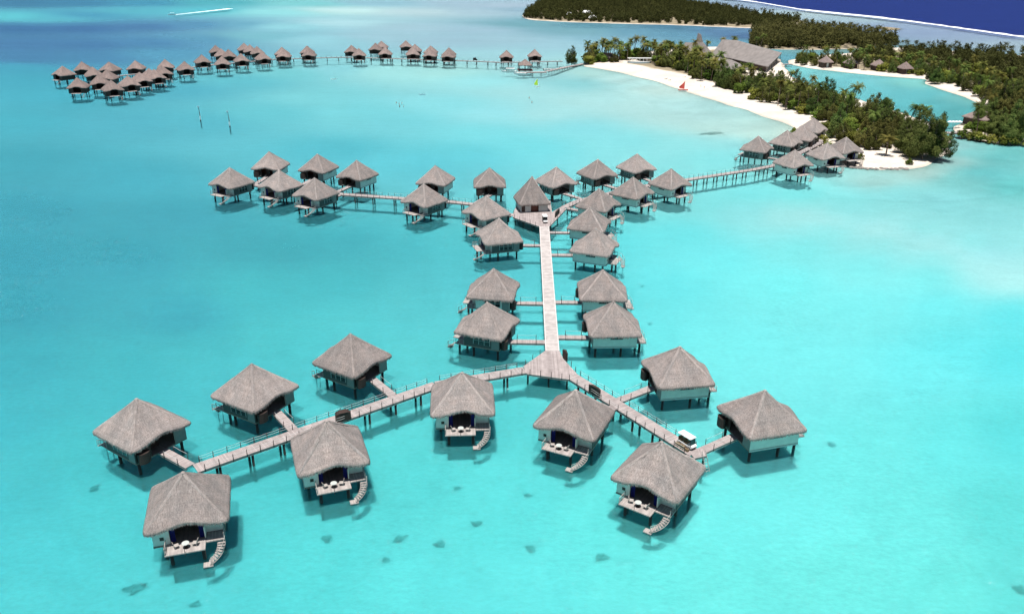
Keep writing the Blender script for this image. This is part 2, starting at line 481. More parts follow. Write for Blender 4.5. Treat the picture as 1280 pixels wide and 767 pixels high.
def water_mat():
    m, nt, nd, lk = newmat('lagoon_water')
    out = N(nd, 'ShaderNodeOutputMaterial')
    geo = N(nd, 'ShaderNodeNewGeometry')
    a1 = N(nd, 'ShaderNodeAttribute'); a1.attribute_name = 'scatter'
    a2 = N(nd, 'ShaderNodeAttribute'); a2.attribute_name = 'tint'
    def noise(scl, detail, rough=.55):
        mp = N(nd, 'ShaderNodeMapping'); mp.inputs['Scale'].default_value = scl
        lk.new(geo.outputs['Position'], mp.inputs['Vector'])
        n = N(nd, 'ShaderNodeTexNoise'); n.inputs['Scale'].default_value = 1
        n.inputs['Detail'].default_value = detail; n.inputs['Roughness'].default_value = rough
        lk.new(mp.outputs[0], n.inputs['Vector'])
        return n.outputs['Fac']
    def rng(s, a, c, lo=.3, hi=.7):
        r = N(nd, 'ShaderNodeMapRange')
        r.inputs['From Min'].default_value = lo; r.inputs['From Max'].default_value = hi
        r.inputs['To Min'].default_value = a; r.inputs['To Max'].default_value = c
        lk.new(s, r.inputs['Value'])
        return r.outputs[0]
    def mul(a, c):
        x = N(nd, 'ShaderNodeMath', operation='MULTIPLY')
        lk.new(a, x.inputs[0]); lk.new(c, x.inputs[1])
        return x.outputs[0]
    k = mul(rng(noise((.012, .03, 1), 5), .96, 1.035), mul(rng(noise((.16, .3, 1), 6, .65), .94, 1.04), rng(noise((.9, 1.5, 1), 4, .65), .91, 1.07)))  # finest noise puts wind ripple reflections into the water colour
    d = N(nd, 'ShaderNodeSubsurfaceScattering'); d.falloff = 'BURLEY'
    d.inputs['Scale'].default_value = .5; d.inputs['Radius'].default_value = (1, 1, 1)
    t = N(nd, 'ShaderNodeBsdfTransparent')
    for a, s in ((a1, d), (a2, t)):
        vm = N(nd, 'ShaderNodeVectorMath', operation='SCALE')
        lk.new(a.outputs['Color'], vm.inputs[0]); lk.new(k, vm.inputs['Scale'])
        lk.new(vm.outputs[0], s.inputs['Color'])
    ms = N(nd, 'ShaderNodeMixShader'); ms.inputs['Fac'].default_value = .7
    lk.new(d.outputs[0], ms.inputs[1]); lk.new(t.outputs[0], ms.inputs[2])
    bp = N(nd, 'ShaderNodeBump'); bp.inputs['Strength'].default_value = 1.0; bp.inputs['Distance'].default_value = .75
    w1 = noise((.7, 1.0, 1), 5, .62)
    lk.new(w1, bp.inputs['Height'])
    g = N(nd, 'ShaderNodeBsdfGlossy'); g.inputs['Roughness'].default_value = .07
    lk.new(bp.outputs[0], g.inputs['Normal'])
    fr = N(nd, 'ShaderNodeFresnel'); fr.inputs['IOR'].default_value = 1.33
    lk.new(bp.outputs[0], fr.inputs['Normal'])
    mn = N(nd, 'ShaderNodeMath', operation='MINIMUM'); lk.new(fr.outputs[0], mn.inputs[0]); mn.inputs[1].default_value = .10
    ml = N(nd, 'ShaderNodeMath', operation='MULTIPLY'); lk.new(mn.outputs[0], ml.inputs[0]); ml.inputs[1].default_value = .7
    mf = N(nd, 'ShaderNodeMixShader')
    lk.new(ml.outputs[0], mf.inputs['Fac']); lk.new(ms.outputs[0], mf.inputs[1]); lk.new(g.outputs[0], mf.inputs[2])
    lk.new(mf.outputs[0], out.inputs[0])
    return m
me.materials.append(water_mat())
me.shade_smooth()
o = bpy.data.objects.new('lagoon_water', me)
COL.objects.link(o)
tag(o, kind='structure')

# sea bed
def seabed_mat():
    m, nt, nd, lk = newmat('lagoon_bed')
    out = N(nd, 'ShaderNodeOutputMaterial')
    b = N(nd, 'ShaderNodeSubsurfaceScattering'); b.falloff = 'BURLEY'
    b.inputs['Scale'].default_value = 1.5; b.inputs['Radius'].default_value = (1, 1, 1)
    geo = N(nd, 'ShaderNodeNewGeometry')
    n = N(nd, 'ShaderNodeTexNoise'); n.inputs['Scale'].default_value = .35; n.inputs['Detail'].default_value = 6
    lk.new(geo.outputs['Position'], n.inputs['Vector'])
    r = N(nd, 'ShaderNodeMapRange'); r.inputs['From Min'].default_value = .3; r.inputs['From Max'].default_value = .7
    r.inputs['To Min'].default_value = .94; r.inputs['To Max'].default_value = 1.05
    lk.new(n.outputs['Fac'], r.inputs['Value'])
    vm = N(nd, 'ShaderNodeVectorMath', operation='SCALE'); vm.inputs[0].default_value = tuple(SANDC)
    lk.new(r.outputs[0], vm.inputs['Scale']); lk.new(vm.outputs[0], b.inputs['Color'])
    lk.new(b.outputs[0], out.inputs[0])
    return m
vs, fs = sheet([-160, 0, 60, 120, 250, 500, 1000, 2000, 4000, 6500], list(np.linspace(-1.5, 1.5, 13)))
mb = MB(); mb.add([(x, y, BED) for x, y, _ in vs], fs)
o = mb.build('lagoon_bed', seabed_mat()); tag(o, kind='structure')

# ------------------------------------------------------------------ land
def poly_dist(px, py, poly):
    """signed distance (inside positive) of points to a polygon"""
    n = len(poly)
    d = np.full(px.shape, 1e9)
    inside = np.zeros(px.shape, bool)
    for i in range(n):
        ax, ay = poly[i]; bx, by = poly[(i + 1) % n]
        ex, ey = bx - ax, by - ay
        t = np.clip(((px - ax) * ex + (py - ay) * ey) / (ex * ex + ey * ey + 1e-9), 0, 1)
        d = np.minimum(d, np.hypot(px - ax - t * ex, py - ay - t * ey))
        c = ((ay > py) != (by > py)) & (px < (bx - ax) * (py - ay) / ((by - ay) if abs(by - ay) > 1e-9 else 1e-9) + ax)
        inside ^= c
    return np.where(inside, d, -d)

def ground_mat(sand_w):
    """sand by the shore, litter and scrub farther inland"""
    m, nt, nd, lk = newmat('island_ground')
    out = N(nd, 'ShaderNodeOutputMaterial')
    b = N(nd, 'ShaderNodeBsdfDiffuse')
    a = N(nd, 'ShaderNodeAttribute'); a.attribute_name = 'inland'
    geo = N(nd, 'ShaderNodeNewGeometry')
    n = N(nd, 'ShaderNodeTexNoise'); n.inputs['Scale'].default_value = .12; n.inputs['Detail'].default_value = 6
    lk.new(geo.outputs['Position'], n.inputs['Vector'])
    ad = N(nd, 'ShaderNodeMath', operation='MULTIPLY_ADD'); ad.inputs[1].default_value = 9; ad.inputs[2].default_value = -4.5
    lk.new(n.outputs['Fac'], ad.inputs[0])
    su = N(nd, 'ShaderNodeMath', operation='ADD'); lk.new(a.outputs['Fac'], su.inputs[0]); lk.new(ad.outputs[0], su.inputs[1])
    r = N(nd, 'ShaderNodeMapRange'); r.inputs['From Min'].default_value = sand_w; r.inputs['From Max'].default_value = sand_w + 5
    lk.new(su.outputs[0], r.inputs['Value'])
    mx = N(nd, 'ShaderNodeMix', data_type='RGBA')
    mx.inputs['A'].default_value = (.72, .63, .53, 1); mx.inputs['B'].default_value = (.30, .25, .17, 1)
    lk.new(r.outputs[0], mx.inputs['Factor'])
    n2 = N(nd, 'ShaderNodeTexNoise'); n2.inputs['Scale'].default_value = .6; n2.inputs['Detail'].default_value = 5
    lk.new(geo.outputs['Position'], n2.inputs['Vector'])
    r2 = N(nd, 'ShaderNodeMapRange'); r2.inputs['From Min'].default_value = .3; r2.inputs['From Max'].default_value = .7
    r2.inputs['To Min'].default_value = .88; r2.inputs['To Max'].default_value = 1.08
    lk.new(n2.outputs['Fac'], r2.inputs['Value'])
    wet = N(nd, 'ShaderNodeMapRange'); wet.inputs['From Min'].default_value = .3; wet.inputs['From Max'].default_value = 2.2
    wet.inputs['To Min'].default_value = .78; wet.inputs['To Max'].default_value = 1
    ab = N(nd, 'ShaderNodeMath', operation='ABSOLUTE'); lk.new(a.outputs['Fac'], ab.inputs[0])
    lk.new(ab.outputs[0], wet.inputs['Value'])
    uw = N(nd, 'ShaderNodeMapRange'); uw.inputs['From Min'].default_value = -1; uw.inputs['From Max'].default_value = -5
    lk.new(a.outputs['Fac'], uw.inputs['Value'])
    mu = N(nd, 'ShaderNodeMix', data_type='RGBA'); lk.new(uw.outputs[0], mu.inputs['Factor'])
    lk.new(mx.outputs['Result'], mu.inputs['A']); mu.inputs['B'].default_value = (.82, .77, .68, 1)
    mx = mu
    n3 = N(nd, 'ShaderNodeTexNoise'); n3.inputs['Scale'].default_value = .05; n3.inputs['Detail'].default_value = 7
    lk.new(geo.outputs['Position'], n3.inputs['Vector'])
    r3 = N(nd, 'ShaderNodeMapRange'); r3.inputs['From Min'].default_value = .35; r3.inputs['From Max'].default_value = .65
    r3.inputs['To Min'].default_value = .86; r3.inputs['To Max'].default_value = 1.08
    lk.new(n3.outputs['Fac'], r3.inputs['Value'])
    m1 = N(nd, 'ShaderNodeMath', operation='MULTIPLY'); lk.new(r2.outputs[0], m1.inputs[0]); lk.new(wet.outputs[0], m1.inputs[1])
    m2 = N(nd, 'ShaderNodeMath', operation='MULTIPLY'); lk.new(m1.outputs[0], m2.inputs[0]); lk.new(r3.outputs[0], m2.inputs[1])
    vm = N(nd, 'ShaderNodeVectorMath', operation='SCALE')
    lk.new(mx.outputs['Result'], vm.inputs[0]); lk.new(m2.outputs[0], vm.inputs['Scale'])
    lk.new(vm.outputs[0], b.inputs['Color']); lk.new(b.outputs[0], out.inputs[0])
    return m

def land(name, pxs, step, sand_w, slope=.10, top=1.2):
    poly = [tuple(at(u, v)[:2]) for u, v in pxs]
    # round the outline a little
    for _ in range(2):
        q = []
        for i in range(len(poly)):
            a, b = poly[i], poly[(i + 1) % len(poly)]
            q += [(a[0] * .75 + b[0] * .25, a[1] * .75 + b[1] * .25), (a[0] * .25 + b[0] * .75, a[1] * .25 + b[1] * .75)]
        poly = q
    P = np.array(poly)
    x = np.arange(P[:, 0].min() - 46, P[:, 0].max() + 46 + step, step)
    y = np.arange(P[:, 1].min() - 46, P[:, 1].max() + 46 + step, step)
    X, Y = np.meshgrid(x, y)
    d = poly_dist(X.ravel(), Y.ravel(), poly)
    nz = np.array([mnoise.noise((a * .05, b * .05, 3.3)) for a, b in zip(X.ravel(), Y.ravel())])
    dn = d + nz * 2.0
    z = np.where(dn > 0, top * (1 - np.exp(-np.maximum(dn, 0) * slope / top * 1.6)), dn * slope * .9)
    z = np.maximum(z, BED - .4) + nz * .08
    nx = len(x)
    keep = d > -44
    idx = -np.ones(len(d), int); idx[keep] = np.arange(keep.sum())
    vs = np.stack([X.ravel(), Y.ravel(), z], 1)[keep]
    fs = []
    for j in range(len(y) - 1):
        b = j * nx
        for i in range(nx - 1):
            q = (idx[b + i], idx[b + i + 1], idx[b + nx + i + 1], idx[b + nx + i])
            if min(q) >= 0: fs.append(q)
    me = bpy.data.meshes.new(name)
    me.from_pydata(vs.tolist(), [], fs)
    a = me.attributes.new('inland', 'FLOAT', 'POINT')
    a.data.foreach_set('value', dn[keep].astype(np.float32))
    me.materials.append(ground_mat(sand_w)); me.shade_smooth()
    o = bpy.data.objects.new(name, me); COL.objects.link(o)
    tag(o, kind='structure')
    return poly

PENINSULA = [(727,83),(745,85),(775,91),(810,99),(845,110),(885,123),(930,137),(965,148),(988,157),(1004,167),(1003,176),(1012,187),(1035,199),(1060,206),(1085,212),(1115,212.5),(1145,210),(1166,204),(1178,195),(1187,180),(1182,164),(1155,150),(1112,137),(1070,124),(1030,112),(1000,102),(985,93),(981,84),(974,72),(948,62),(900,58),(850,60),(800,66),(760,73),(735,78)]
STRIP = [(985,80),(1010,85.5),(1060,91),(1100,95),(1135,98),(1158,99),(1152,104),(1165,108),(1195,117),(1220,126),(1232,133),(1226,142),(1208,152),(1196,162),(1196,171),(1215,175),(1245,179),(1285,181.5),(1400,190),(1520,170),(1520,98),(1290,70),(1200,64.5),(1130,60),(1110,60),(1095,63),(1060,67),(1030,69),(1000,73),(985,76)]
MIDISLE = [(940,61),(1000,62.5),(1055,61.5),(1090,60),(1120,52),(1100,44),(1050,38),(1000,36),(960,37),(938,44)]
BACKISLE = [(652,24.5),(700,27.5),(760,29.5),(850,31.5),(910,34.5),(945,35.5),(1000,33),(1010,26),(975,22),(948,19),(900,10),(830,0),(760,-4),(690,-3),(668,6),(656,16)]
land('peninsula_ground', PENINSULA, 2.5, 29)
land('strip_ground', STRIP, 4, 13)
land('middle_islet_ground', MIDISLE, 6, -2)
land('back_island_ground', BACKISLE, 8, 1)
# coral rubble bank by the reef
land('reef_bank', [(1098,33),(1115,34.5),(1128,36),(1120,38),(1104,37.5)], 4, -30, top=.5)

# surf along the reef
mb = MB()
random.seed(3)
def lerp_poly(pts, step):
    out = []
    for a, b in zip(pts[:-1], pts[1:]):
        n = max(1, int((b - a).length / step))
        for k in range(n): out.append(a.lerp(b, k / n))
    out.append(pts[-1]); return out
rp = lerp_poly(REEF, 5)
lo, hi, md = [], [], []
for i, p in enumerate(rp):
    w = 38 + 30 * mnoise.noise((i * .09, 1, 2)) + 3.5 * mnoise.noise((i * .5, 7, 2))
    w2 = 26 + 22 * mnoise.noise((i * .13, 5, 9)) + 3 * mnoise.noise((i * .7, 5, 4))
    lo.append(p + Vector((-.3, -max(1.5, w), .05))); hi.append(p + Vector((.3, max(1.5, w2), .05)))
    md.append(p + Vector((0, 0, .9 + .6 * mnoise.noise((i * .3, 2, 2)))))
n = len(rp)
mb.add(lo + md + hi, [(i, i + 1, n + i + 1, n + i) for i in range(n - 1)] + [(n + i, n + i + 1, 2 * n + i + 1, 2 * n + i) for i in range(n - 1)])
tag(mb.build('surf', M['foam'], smooth=True), kind='structure')

# ------------------------------------------------------------------ thatched roof
def roof_mesh(name, S, ze, dz, mat, bumps=(0, 0, 0, 0), thick=.38, ns=44, nt=12, seed=1, lift=.0):
    """hipped thatch: four faces (-Y, +X, +Y, -X), each with an optional raised eave, a shaggy lip and a dark underside"""
    rnd = random.Random(seed)
    k = S / 2
    vs, fs, uvs = [], [], []
    slope_len = math.hypot(k, dz)
    for face in range(4):
        ang = -pi / 2 + face * pi / 2
        ox, oy = cos(ang), sin(ang)
        tx, ty = -oy, ox
        B = bumps[face]
        def pt(s, t, dzv=0, out=0):
            h = k * (1 - t)
            r = 1 - .035 * abs(s) ** 10 * (1 - t) ** 2
            hh = h * r + out
            hs = h * r * s
            z = ze + thick + (dz - thick) * (t - .035 * sin(pi * t)) + B * math.exp(-(s / .46) ** 2) * (1 - t) ** 2.6
            z -= .12 * (1 - t) ** 8
            z += (.09 * mnoise.noise((s * 3 + face * 11 + seed * 3, t * 3, 2)) + .05 * mnoise.noise((s * 11 + face * 11, t * 9, seed))) * min(1, 8 * (1 - abs(s)) + .3)
            return (ox * hh + tx * hs, oy * hh + ty * hs, z + dzv)
        base = len(vs)
        lipj = [rnd.uniform(-.15, .09) for _ in range(ns + 1)]
        lipj[0] = lipj[-1] = 0
        rowsv = []
        # underside ring (inner), lip bottom, lip outer, slope rows
        rowsv.append([pt(-1 + 2 * j / ns, .55, -thick * 1.1) for j in range(ns + 1)])
        rowsv.append([pt(-1 + 2 * j / ns, .05, -thick * 1.05) for j in range(ns + 1)])
        rowsv.append([pt(-1 + 2 * j / ns, 0, -thick + lipj[j], .0) for j in range(ns + 1)])
        rowsv.append([pt(-1 + 2 * j / ns, 0, -.14 + lipj[j] * .4, .05) for j in range(ns + 1)])
        for i in range(nt + 1):
            t = (i / nt) ** 1.15
            rowsv.append([pt(-1 + 2 * j / ns, max(t, .012)) for j in range(ns + 1)])
        vco = [-1.6, -.8, -.4, -.15] + [(i / nt) ** 1.15 * slope_len for i in range(nt + 1)]
        for r_, row in enumerate(rowsv):
            for j, p in enumerate(row):
                vs.append(p)
                s = -1 + 2 * j / ns
                t = max(0, min(1, vco[r_] / slope_len))
                uvs.append((s * k * (1 - t) + face * 17.3, vco[r_]))
        n = ns + 1
        for r_ in range(len(rowsv) - 1):
            for j in range(ns):
                fs.append((base + r_ * n + j, base + r_ * n + j + 1, base + (r_ + 1) * n + j + 1, base + (r_ + 1) * n + j))
        if ns >= 40:      # loose straw hanging from the lip
            for q in range(130):
                s = rnd.uniform(-.985, .985); w = rnd.uniform(.03, .09) / k
                a_, b_ = pt(s - w, .004, -.2, .05), pt(s + w, .004, -.2, .05)
                c_ = pt(s + rnd.uniform(-.02, .02), 0, -rnd.uniform(.42, .72), rnd.uniform(.0, .12))
                i0 = len(vs); vs += [a_, b_, c_]
                uvs += [(s * k + face * 17.3, -.1), (s * k + face * 17.3 + .1, -.1), (s * k + face * 17.3, -.5)]
                fs.append((i0, i0 + 1, i0 + 2))
    me = bpy.data.meshes.new(name)
    me.from_pydata(vs, [], fs)
    ul = me.uv_layers.new(name='UVMap')
    li = np.empty(len(me.loops), np.int32); me.loops.foreach_get('vertex_index', li)
    ul.data.foreach_set('uv', np.array(uvs, np.float32)[li].ravel())
    me.materials.append(mat); me.shade_smooth()
    return me

def ridge_mesh(name, S, ze, dz, k_, mat, r=.17, thick=.38):
    """a bundle of pale thatch laid down one hip"""
    k = S / 2
    sx, sy = ((-1, -1), (1, -1), (1, 1), (-1, 1))[k_]
    mb = MB(); uv = []
    n = 12
    d = Vector((-sy, sx, 0)).normalized()
    prev = None; vs = []; fs = []
    for i in range(n + 1):
        t = .015 + .975 * i / n
        h = k * (1 - t) * (1 - .035 * (1 - t) ** 2)
        z = ze + thick + (dz - thick) * (t - .035 * sin(pi * t)) - .12 * (1 - t) ** 8
        c = Vector((sx * h, sy * h, z))
        rr = r * (1 + .7 * mnoise.noise((i * 1.7, k_ * 5, 1)))
        for a, b in ((-1.5, -.16), (-.75, .05), (0, .11), (.75, .05), (1.5, -.16)):
            vs.append(c + d * rr * a + Vector((0, 0, b * r / .17 + .02)))
    for i in range(n):
        for j in range(4):
            fs.append((i * 5 + j, i * 5 + j + 1, i * 5 + 5 + j + 1, i * 5 + 5 + j))
    me = bpy.data.meshes.new(name)
    me.from_pydata([tuple(v) for v in vs], [], fs)
    ul = me.uv_layers.new(name='UVMap')
    li = np.empty(len(me.loops), np.int32); me.loops.foreach_get('vertex_index', li)
    uvs = np.array([((j % 5) * .25, (j // 5) * .55) for j in range(len(vs))], np.float32)
    ul.data.foreach_set('uv', uvs[li].ravel())
    me.materials.append(mat); me.shade_smooth()
    return me

def mobj(name, me, parent=None):
    o = bpy.data.objects.new(name, me); COL.objects.link(o)
    if parent: o.parent = parent
    return o

# ------------------------------------------------------------------ bungalow prototypes
S0, ZE, DZ, FL = 10.5, 4.9, 5.32, 2.45

def make_bungalow(seed, wall_left='grey_wall'):
    R = empty('overwater_bungalow')
    roof = mobj('roof', roof_mesh('roof', S0, ZE, DZ, M['thatch'], (.85, 0, .95, 0), seed=seed), R)
    for k in range(4):
        mobj('hip_ridge', ridge_mesh('hip_ridge', S0, ZE, DZ, k, M['thatch_ridge']), roof)
    MB().lathe([(.34, 10.02), (.26, 10.22), (.02, 10.34)], 10).build('apex_cap', M['thatch_ridge'], roof, True)
    # floor and decks
    MB().prism([(-4.4, -4.35), (4.4, -4.35), (4.4, 4.4), (-2.03, 4.4), (-2.03, 3.2), (-4.4, 3.2)], 2.2, FL).build('floor', M['floor'], R)
    MB().box(-2.02, 2.88, 4.403, 6.62, 2.26, 2.42).build('deck', M['deck'], R)
    MB().box(-4.35, -2.035, 3.203, 5.1, 2.2, 2.36).build('landing', M['deck'], R)
    for y in (-3.7, 1.4): MB().box(-4.2, 4.2, y - .12, y + .12, 1.95, 2.195).build('floor_beam', M['dark_wood'], R)
    MB().box(-2.0, 2.8, 5.3, 5.5, 2.02, 2.255).build('deck_beam', M['dark_wood'], R)
    # walls
    mb = MB()
    mb.prism([(2.4, -4.32), (4.36, -4.32), (4.36, 4.36), (2.3, 4.36), (2.3, 4.22), (4.22, 4.22), (4.22, -4.18), (2.4, -4.18)], FL + .01, 5.3)
    mb.build('bathroom_wall', M['white_wall'], R)
    MB().box(2.38, 4.38, -4.39, -4.325, FL + .01, 5.1).build('entrance_shade_sheet', M['pale_board'], R)  # grey sheet over the white wall end, shade put into its colour
    MB().box(3.0, 3.5, 4.363, 4.39, 3.2, 3.7).build('wall_plaque', M['dark_wood'], R)
    MB().box(4.402, 4.43, -4.36, 4.4, 2.16, 2.42).build('wall_trim', M['frame'], R)
    w = MB().box(4.362, 4.40, -.9, 1.5, 4.05, 4.6).build('slot_window', M['glass'], R)
    MB().box(4.364, 4.44, -1.0, 1.6, 3.95, 4.045).build('sill', M['frame'], w)
    mb = MB()
    mb.box(-4.36, -4.22, -4.3, 3.2, FL + .01, 5.35)
    mb.build('side_wall', M[wall_left], R)
    MB().box(-4.42, -4.362, -4.2, -2.6, FL + .02, 4.9).build('pale_panel', M['pale_board'], R)
    w = MB().box(-4.40, -4.362, -2.2, 1.2, 3.0, 4.75).build('side_window', M['glass'], R)
    mb = MB()
    for y in (-2.25, -1.1, 0.05, 1.2): mb.box(-4.45, -4.403, y - .04, y + .04, 2.98, 4.77)
    mb.box(-4.45, -4.403, -2.2, 1.15, 3.85, 3.91)
    mb.build('frame', M['frame'], w)
    # sea front: bays either side of the opening
    MB().prism([(-4.215, 3.06), (-1.9, 3.06), (-1.9, 4.36), (-2.03, 4.36), (-2.03, 3.19), (-4.215, 3.19)], FL + .01, 4.2).build('front_wall', M['white_wall'], R)
    MB().box(-4.215, -1.9, 3.07, 3.185, 4.21, 5.5).build('front_louvre', M['dark_wood'], R)
    MB().box(-4.2, 2.35, -.5, -.38, FL + .01, 5.9).build('inner_wall', M['red_wood'], R)
    for x0, x1 in ((-1.85, -1.3), (1.65, 2.25)):
        mb = MB()
        n = 10
        P = [(x0 + (x1 - x0) * i / n, 4.1 + .06 * (1 if i % 2 else -1)) for i in range(n + 1)]
        P += [(x, y - .03) for x, y in reversed(P)]
        mb.prism(P, FL + .03, 4.7)
        mb.build('curtain', M['blue_cloth'], R)
    # entrance side
    mb = MB()
    mb.box(-4.215, -1.7, -4.32, -4.18, FL + .01, 5.35)
    mb.build('entrance_wall', M['dark_wood'], R)
    d = MB().box(-.75, .55, -2.62, -2.51, FL + .01, 4.6).build('door', M['dark_wood'], R)
    MB().box(.35, .42, -2.70, -2.625, 3.4, 3.6).build('handle', M['frame'], d)
    P = [(-3.3 + 1.0 * cos(a), -4.95 + .62 * sin(a)) for a in [2 * pi * i / 12 for i in range(12)]]
    MB().prism(P, FL, 4.2).build('entrance_cupboard', M['wicker'], R)
    # piles
    for x, y in ((-3.7, -3.7), (3.7, -3.7), (-3.7, 1.4), (3.7, 1.4), (-1.6, 5.4), (2.3, 5.4)):
        MB().tube((x, y, BED - .4), (x, y, 2.02), .24, 8).build('pile', M['pile'], R, True)
    # handrails
    mb = MB()
    for y in (3.4, 4.2, 5.05): mb.tube((-4.28, y, 2.3), (-4.28, y, 3.35), .045, 6)
    mb.tube((-4.28, 3.4, 3.33), (-4.28, 5.05, 3.33), .04, 6).tube((-4.28, 3.4, 2.85), (-4.28, 5.05, 2.85), .03, 6)
    mb.build('railing', M['rail'], R)
    mb = MB()
    for y in (4.6, 5.55, 6.5): mb.tube((2.82, y, 2.4), (2.82, y, 3.4), .05, 6)
    mb.tube((2.82, 4.6, 3.38), (2.82, 6.5, 3.38), .045, 6)
    mb.tube((2.82, 4.6, 2.5), (2.82, 5.55, 3.35), .03, 6).tube((2.82, 5.55, 2.5), (2.82, 4.6, 3.35), .03, 6)
    mb.tube((2.82, 5.55, 2.5), (2.82, 6.5, 3.35), .03, 6).tube((2.82, 6.5, 2.5), (2.82, 5.55, 3.35), .03, 6)
    mb.build('railing', M['rail'], R)
    MB().tube((.45, 6.58, 1.9), (.45, 6.58, 3.3), .045, 6).build('mooring_post', M['post'], R)
    # curved stair down to the bathing platform
    st = None
    c = (-2.3, 5.35)
    for i in range(9):
        a = RAD(176 - i * 10.2)
        z = 2.16 - i * .2
        p = (c[0] + 1.62 * cos(a), c[1] + 1.62 * sin(a))
        t = MB().obox(p, a, .48, .14, z - .07, z).build('stair_tread', M['deck'], R)
    for rr in (1.16, 2.1):
        MB().path([(c[0] + rr * cos(RAD(178 - i * 9)), c[1] + rr * sin(RAD(178 - i * 9)), 2.05 - i * .178) for i in range(10)], .05, 5).build('stair_stringer', M['rail'], R)
    mb = MB()
    pts = [(c[0] + 2.12 * cos(RAD(178 - i * 9)), c[1] + 2.12 * sin(RAD(178 - i * 9)), 3.15 - i * .178) for i in range(10)]
    mb.path(pts, .035, 5)
    for i in (0, 3, 6, 9): mb.tube(pts[i], (pts[i][0], pts[i][1], pts[i][2] - 1.05), .035, 5)
    mb.build('stair_rail', M['rail'], R)
    MB().box(-2.75, -1.55, 6.66, 7.6, .22, .36).build('bathing_platform', M['deck'], R)
    for x, y in ((-2.6, 7.1), (-1.7, 7.1)): MB().tube((x, y, BED - .3), (x, y, .22), .05, 5).build('platform_leg', M['pile'], R)
    return R

def make_far_bungalow():
    R = empty('overwater_bungalow')
    roof = mobj('roof', roof_mesh('roof_small', S0, ZE, DZ, M['thatch_far'], (.8, 0, .9, 0), ns=14, nt=5, seed=9), R)
    MB().box(-4.4, 4.4, -4.35, 4.4, 2.2, FL).build('floor', M['floor'], R)
    MB().box(-2.02, 2.88, 4.403, 6.6, 2.25, 2.42).build('deck', M['deck'], R)
    mb = MB()
    mb.box(4.2, 4.36, -4.3, 4.35, FL + .01, 5.3).box(-4.36, -4.2, -4.3, 4.35, FL + .01, 5.3)
    mb.box(-4.19, -1.7, -4.32, -4.18, FL + .01, 5.35).box(2.4, 4.19, -4.32, -4.18, FL + .01, 5.35)
    mb.box(-4.19, -1.75, 4.2, 4.34, FL + .01, 5.3).box(1.95, 4.19, 4.2, 4.34, FL + .01, 5.3)
    mb.box(-4.19, 2.35, -2.5, -2.38, FL + .01, 5.6)
    mb.build('wall', M['dark_wood'], R)
    MB().box(-4.4, 4.4, -4.4, -4.355, 2.1, 2.5).build('wall_trim', M['frame'], R)
    for x, y in ((-3.7, -3.7), (3.7, -3.7), (-3.7, 1.4), (3.7, 1.4), (-1.6, 5.2), (2.3, 5.2)):
        MB().tube((x, y, BED - .4), (x, y, 2.15), .24, 6).build('pile', M['pile'], R, True)
    mb = MB()
    for i in range(7):
        mb.box(-3.9 + .1 * i, -3.0 + .1 * i, 4.4 + i * .4, 4.78 + i * .4, 2.1 - i * .28, 2.18 - i * .28)
    mb.build('stair', M['deck'], R)
    return R

protoA = make_bungalow(1)
protoB = make_bungalow(5, 'white_wall')
protoF = make_far_bungalow()
used = {}
ROOFS = [c.data for c in protoA.children if c.name.startswith('roof')] + [roof_mesh('roof', S0, ZE + dz_, DZ - dz_, M['thatch'], (b1, 0, b2, 0), seed=sd_) for sd_, dz_, b1, b2 in ((13, .05, .8, 1.05), (29, -.06, .95, .85), (47, .02, .7, .95), (61, -.03, .9, .9))]
rr = random.Random(21)
def put(proto, x, y, rz, label, group, z=0):
    if proto not in used:
        used[proto] = 1; o = proto
    else:
        o = copy_tree(proto)
    if proto is not protoF:
        [c for c in o.children if c.name.startswith('roof')][0].data = rr.choice(ROOFS)
    o.location = (x, y, z); o.rotation_euler = (0, 0, RAD(rz))
    tag(o, label, 'bungalow', group)
    return o

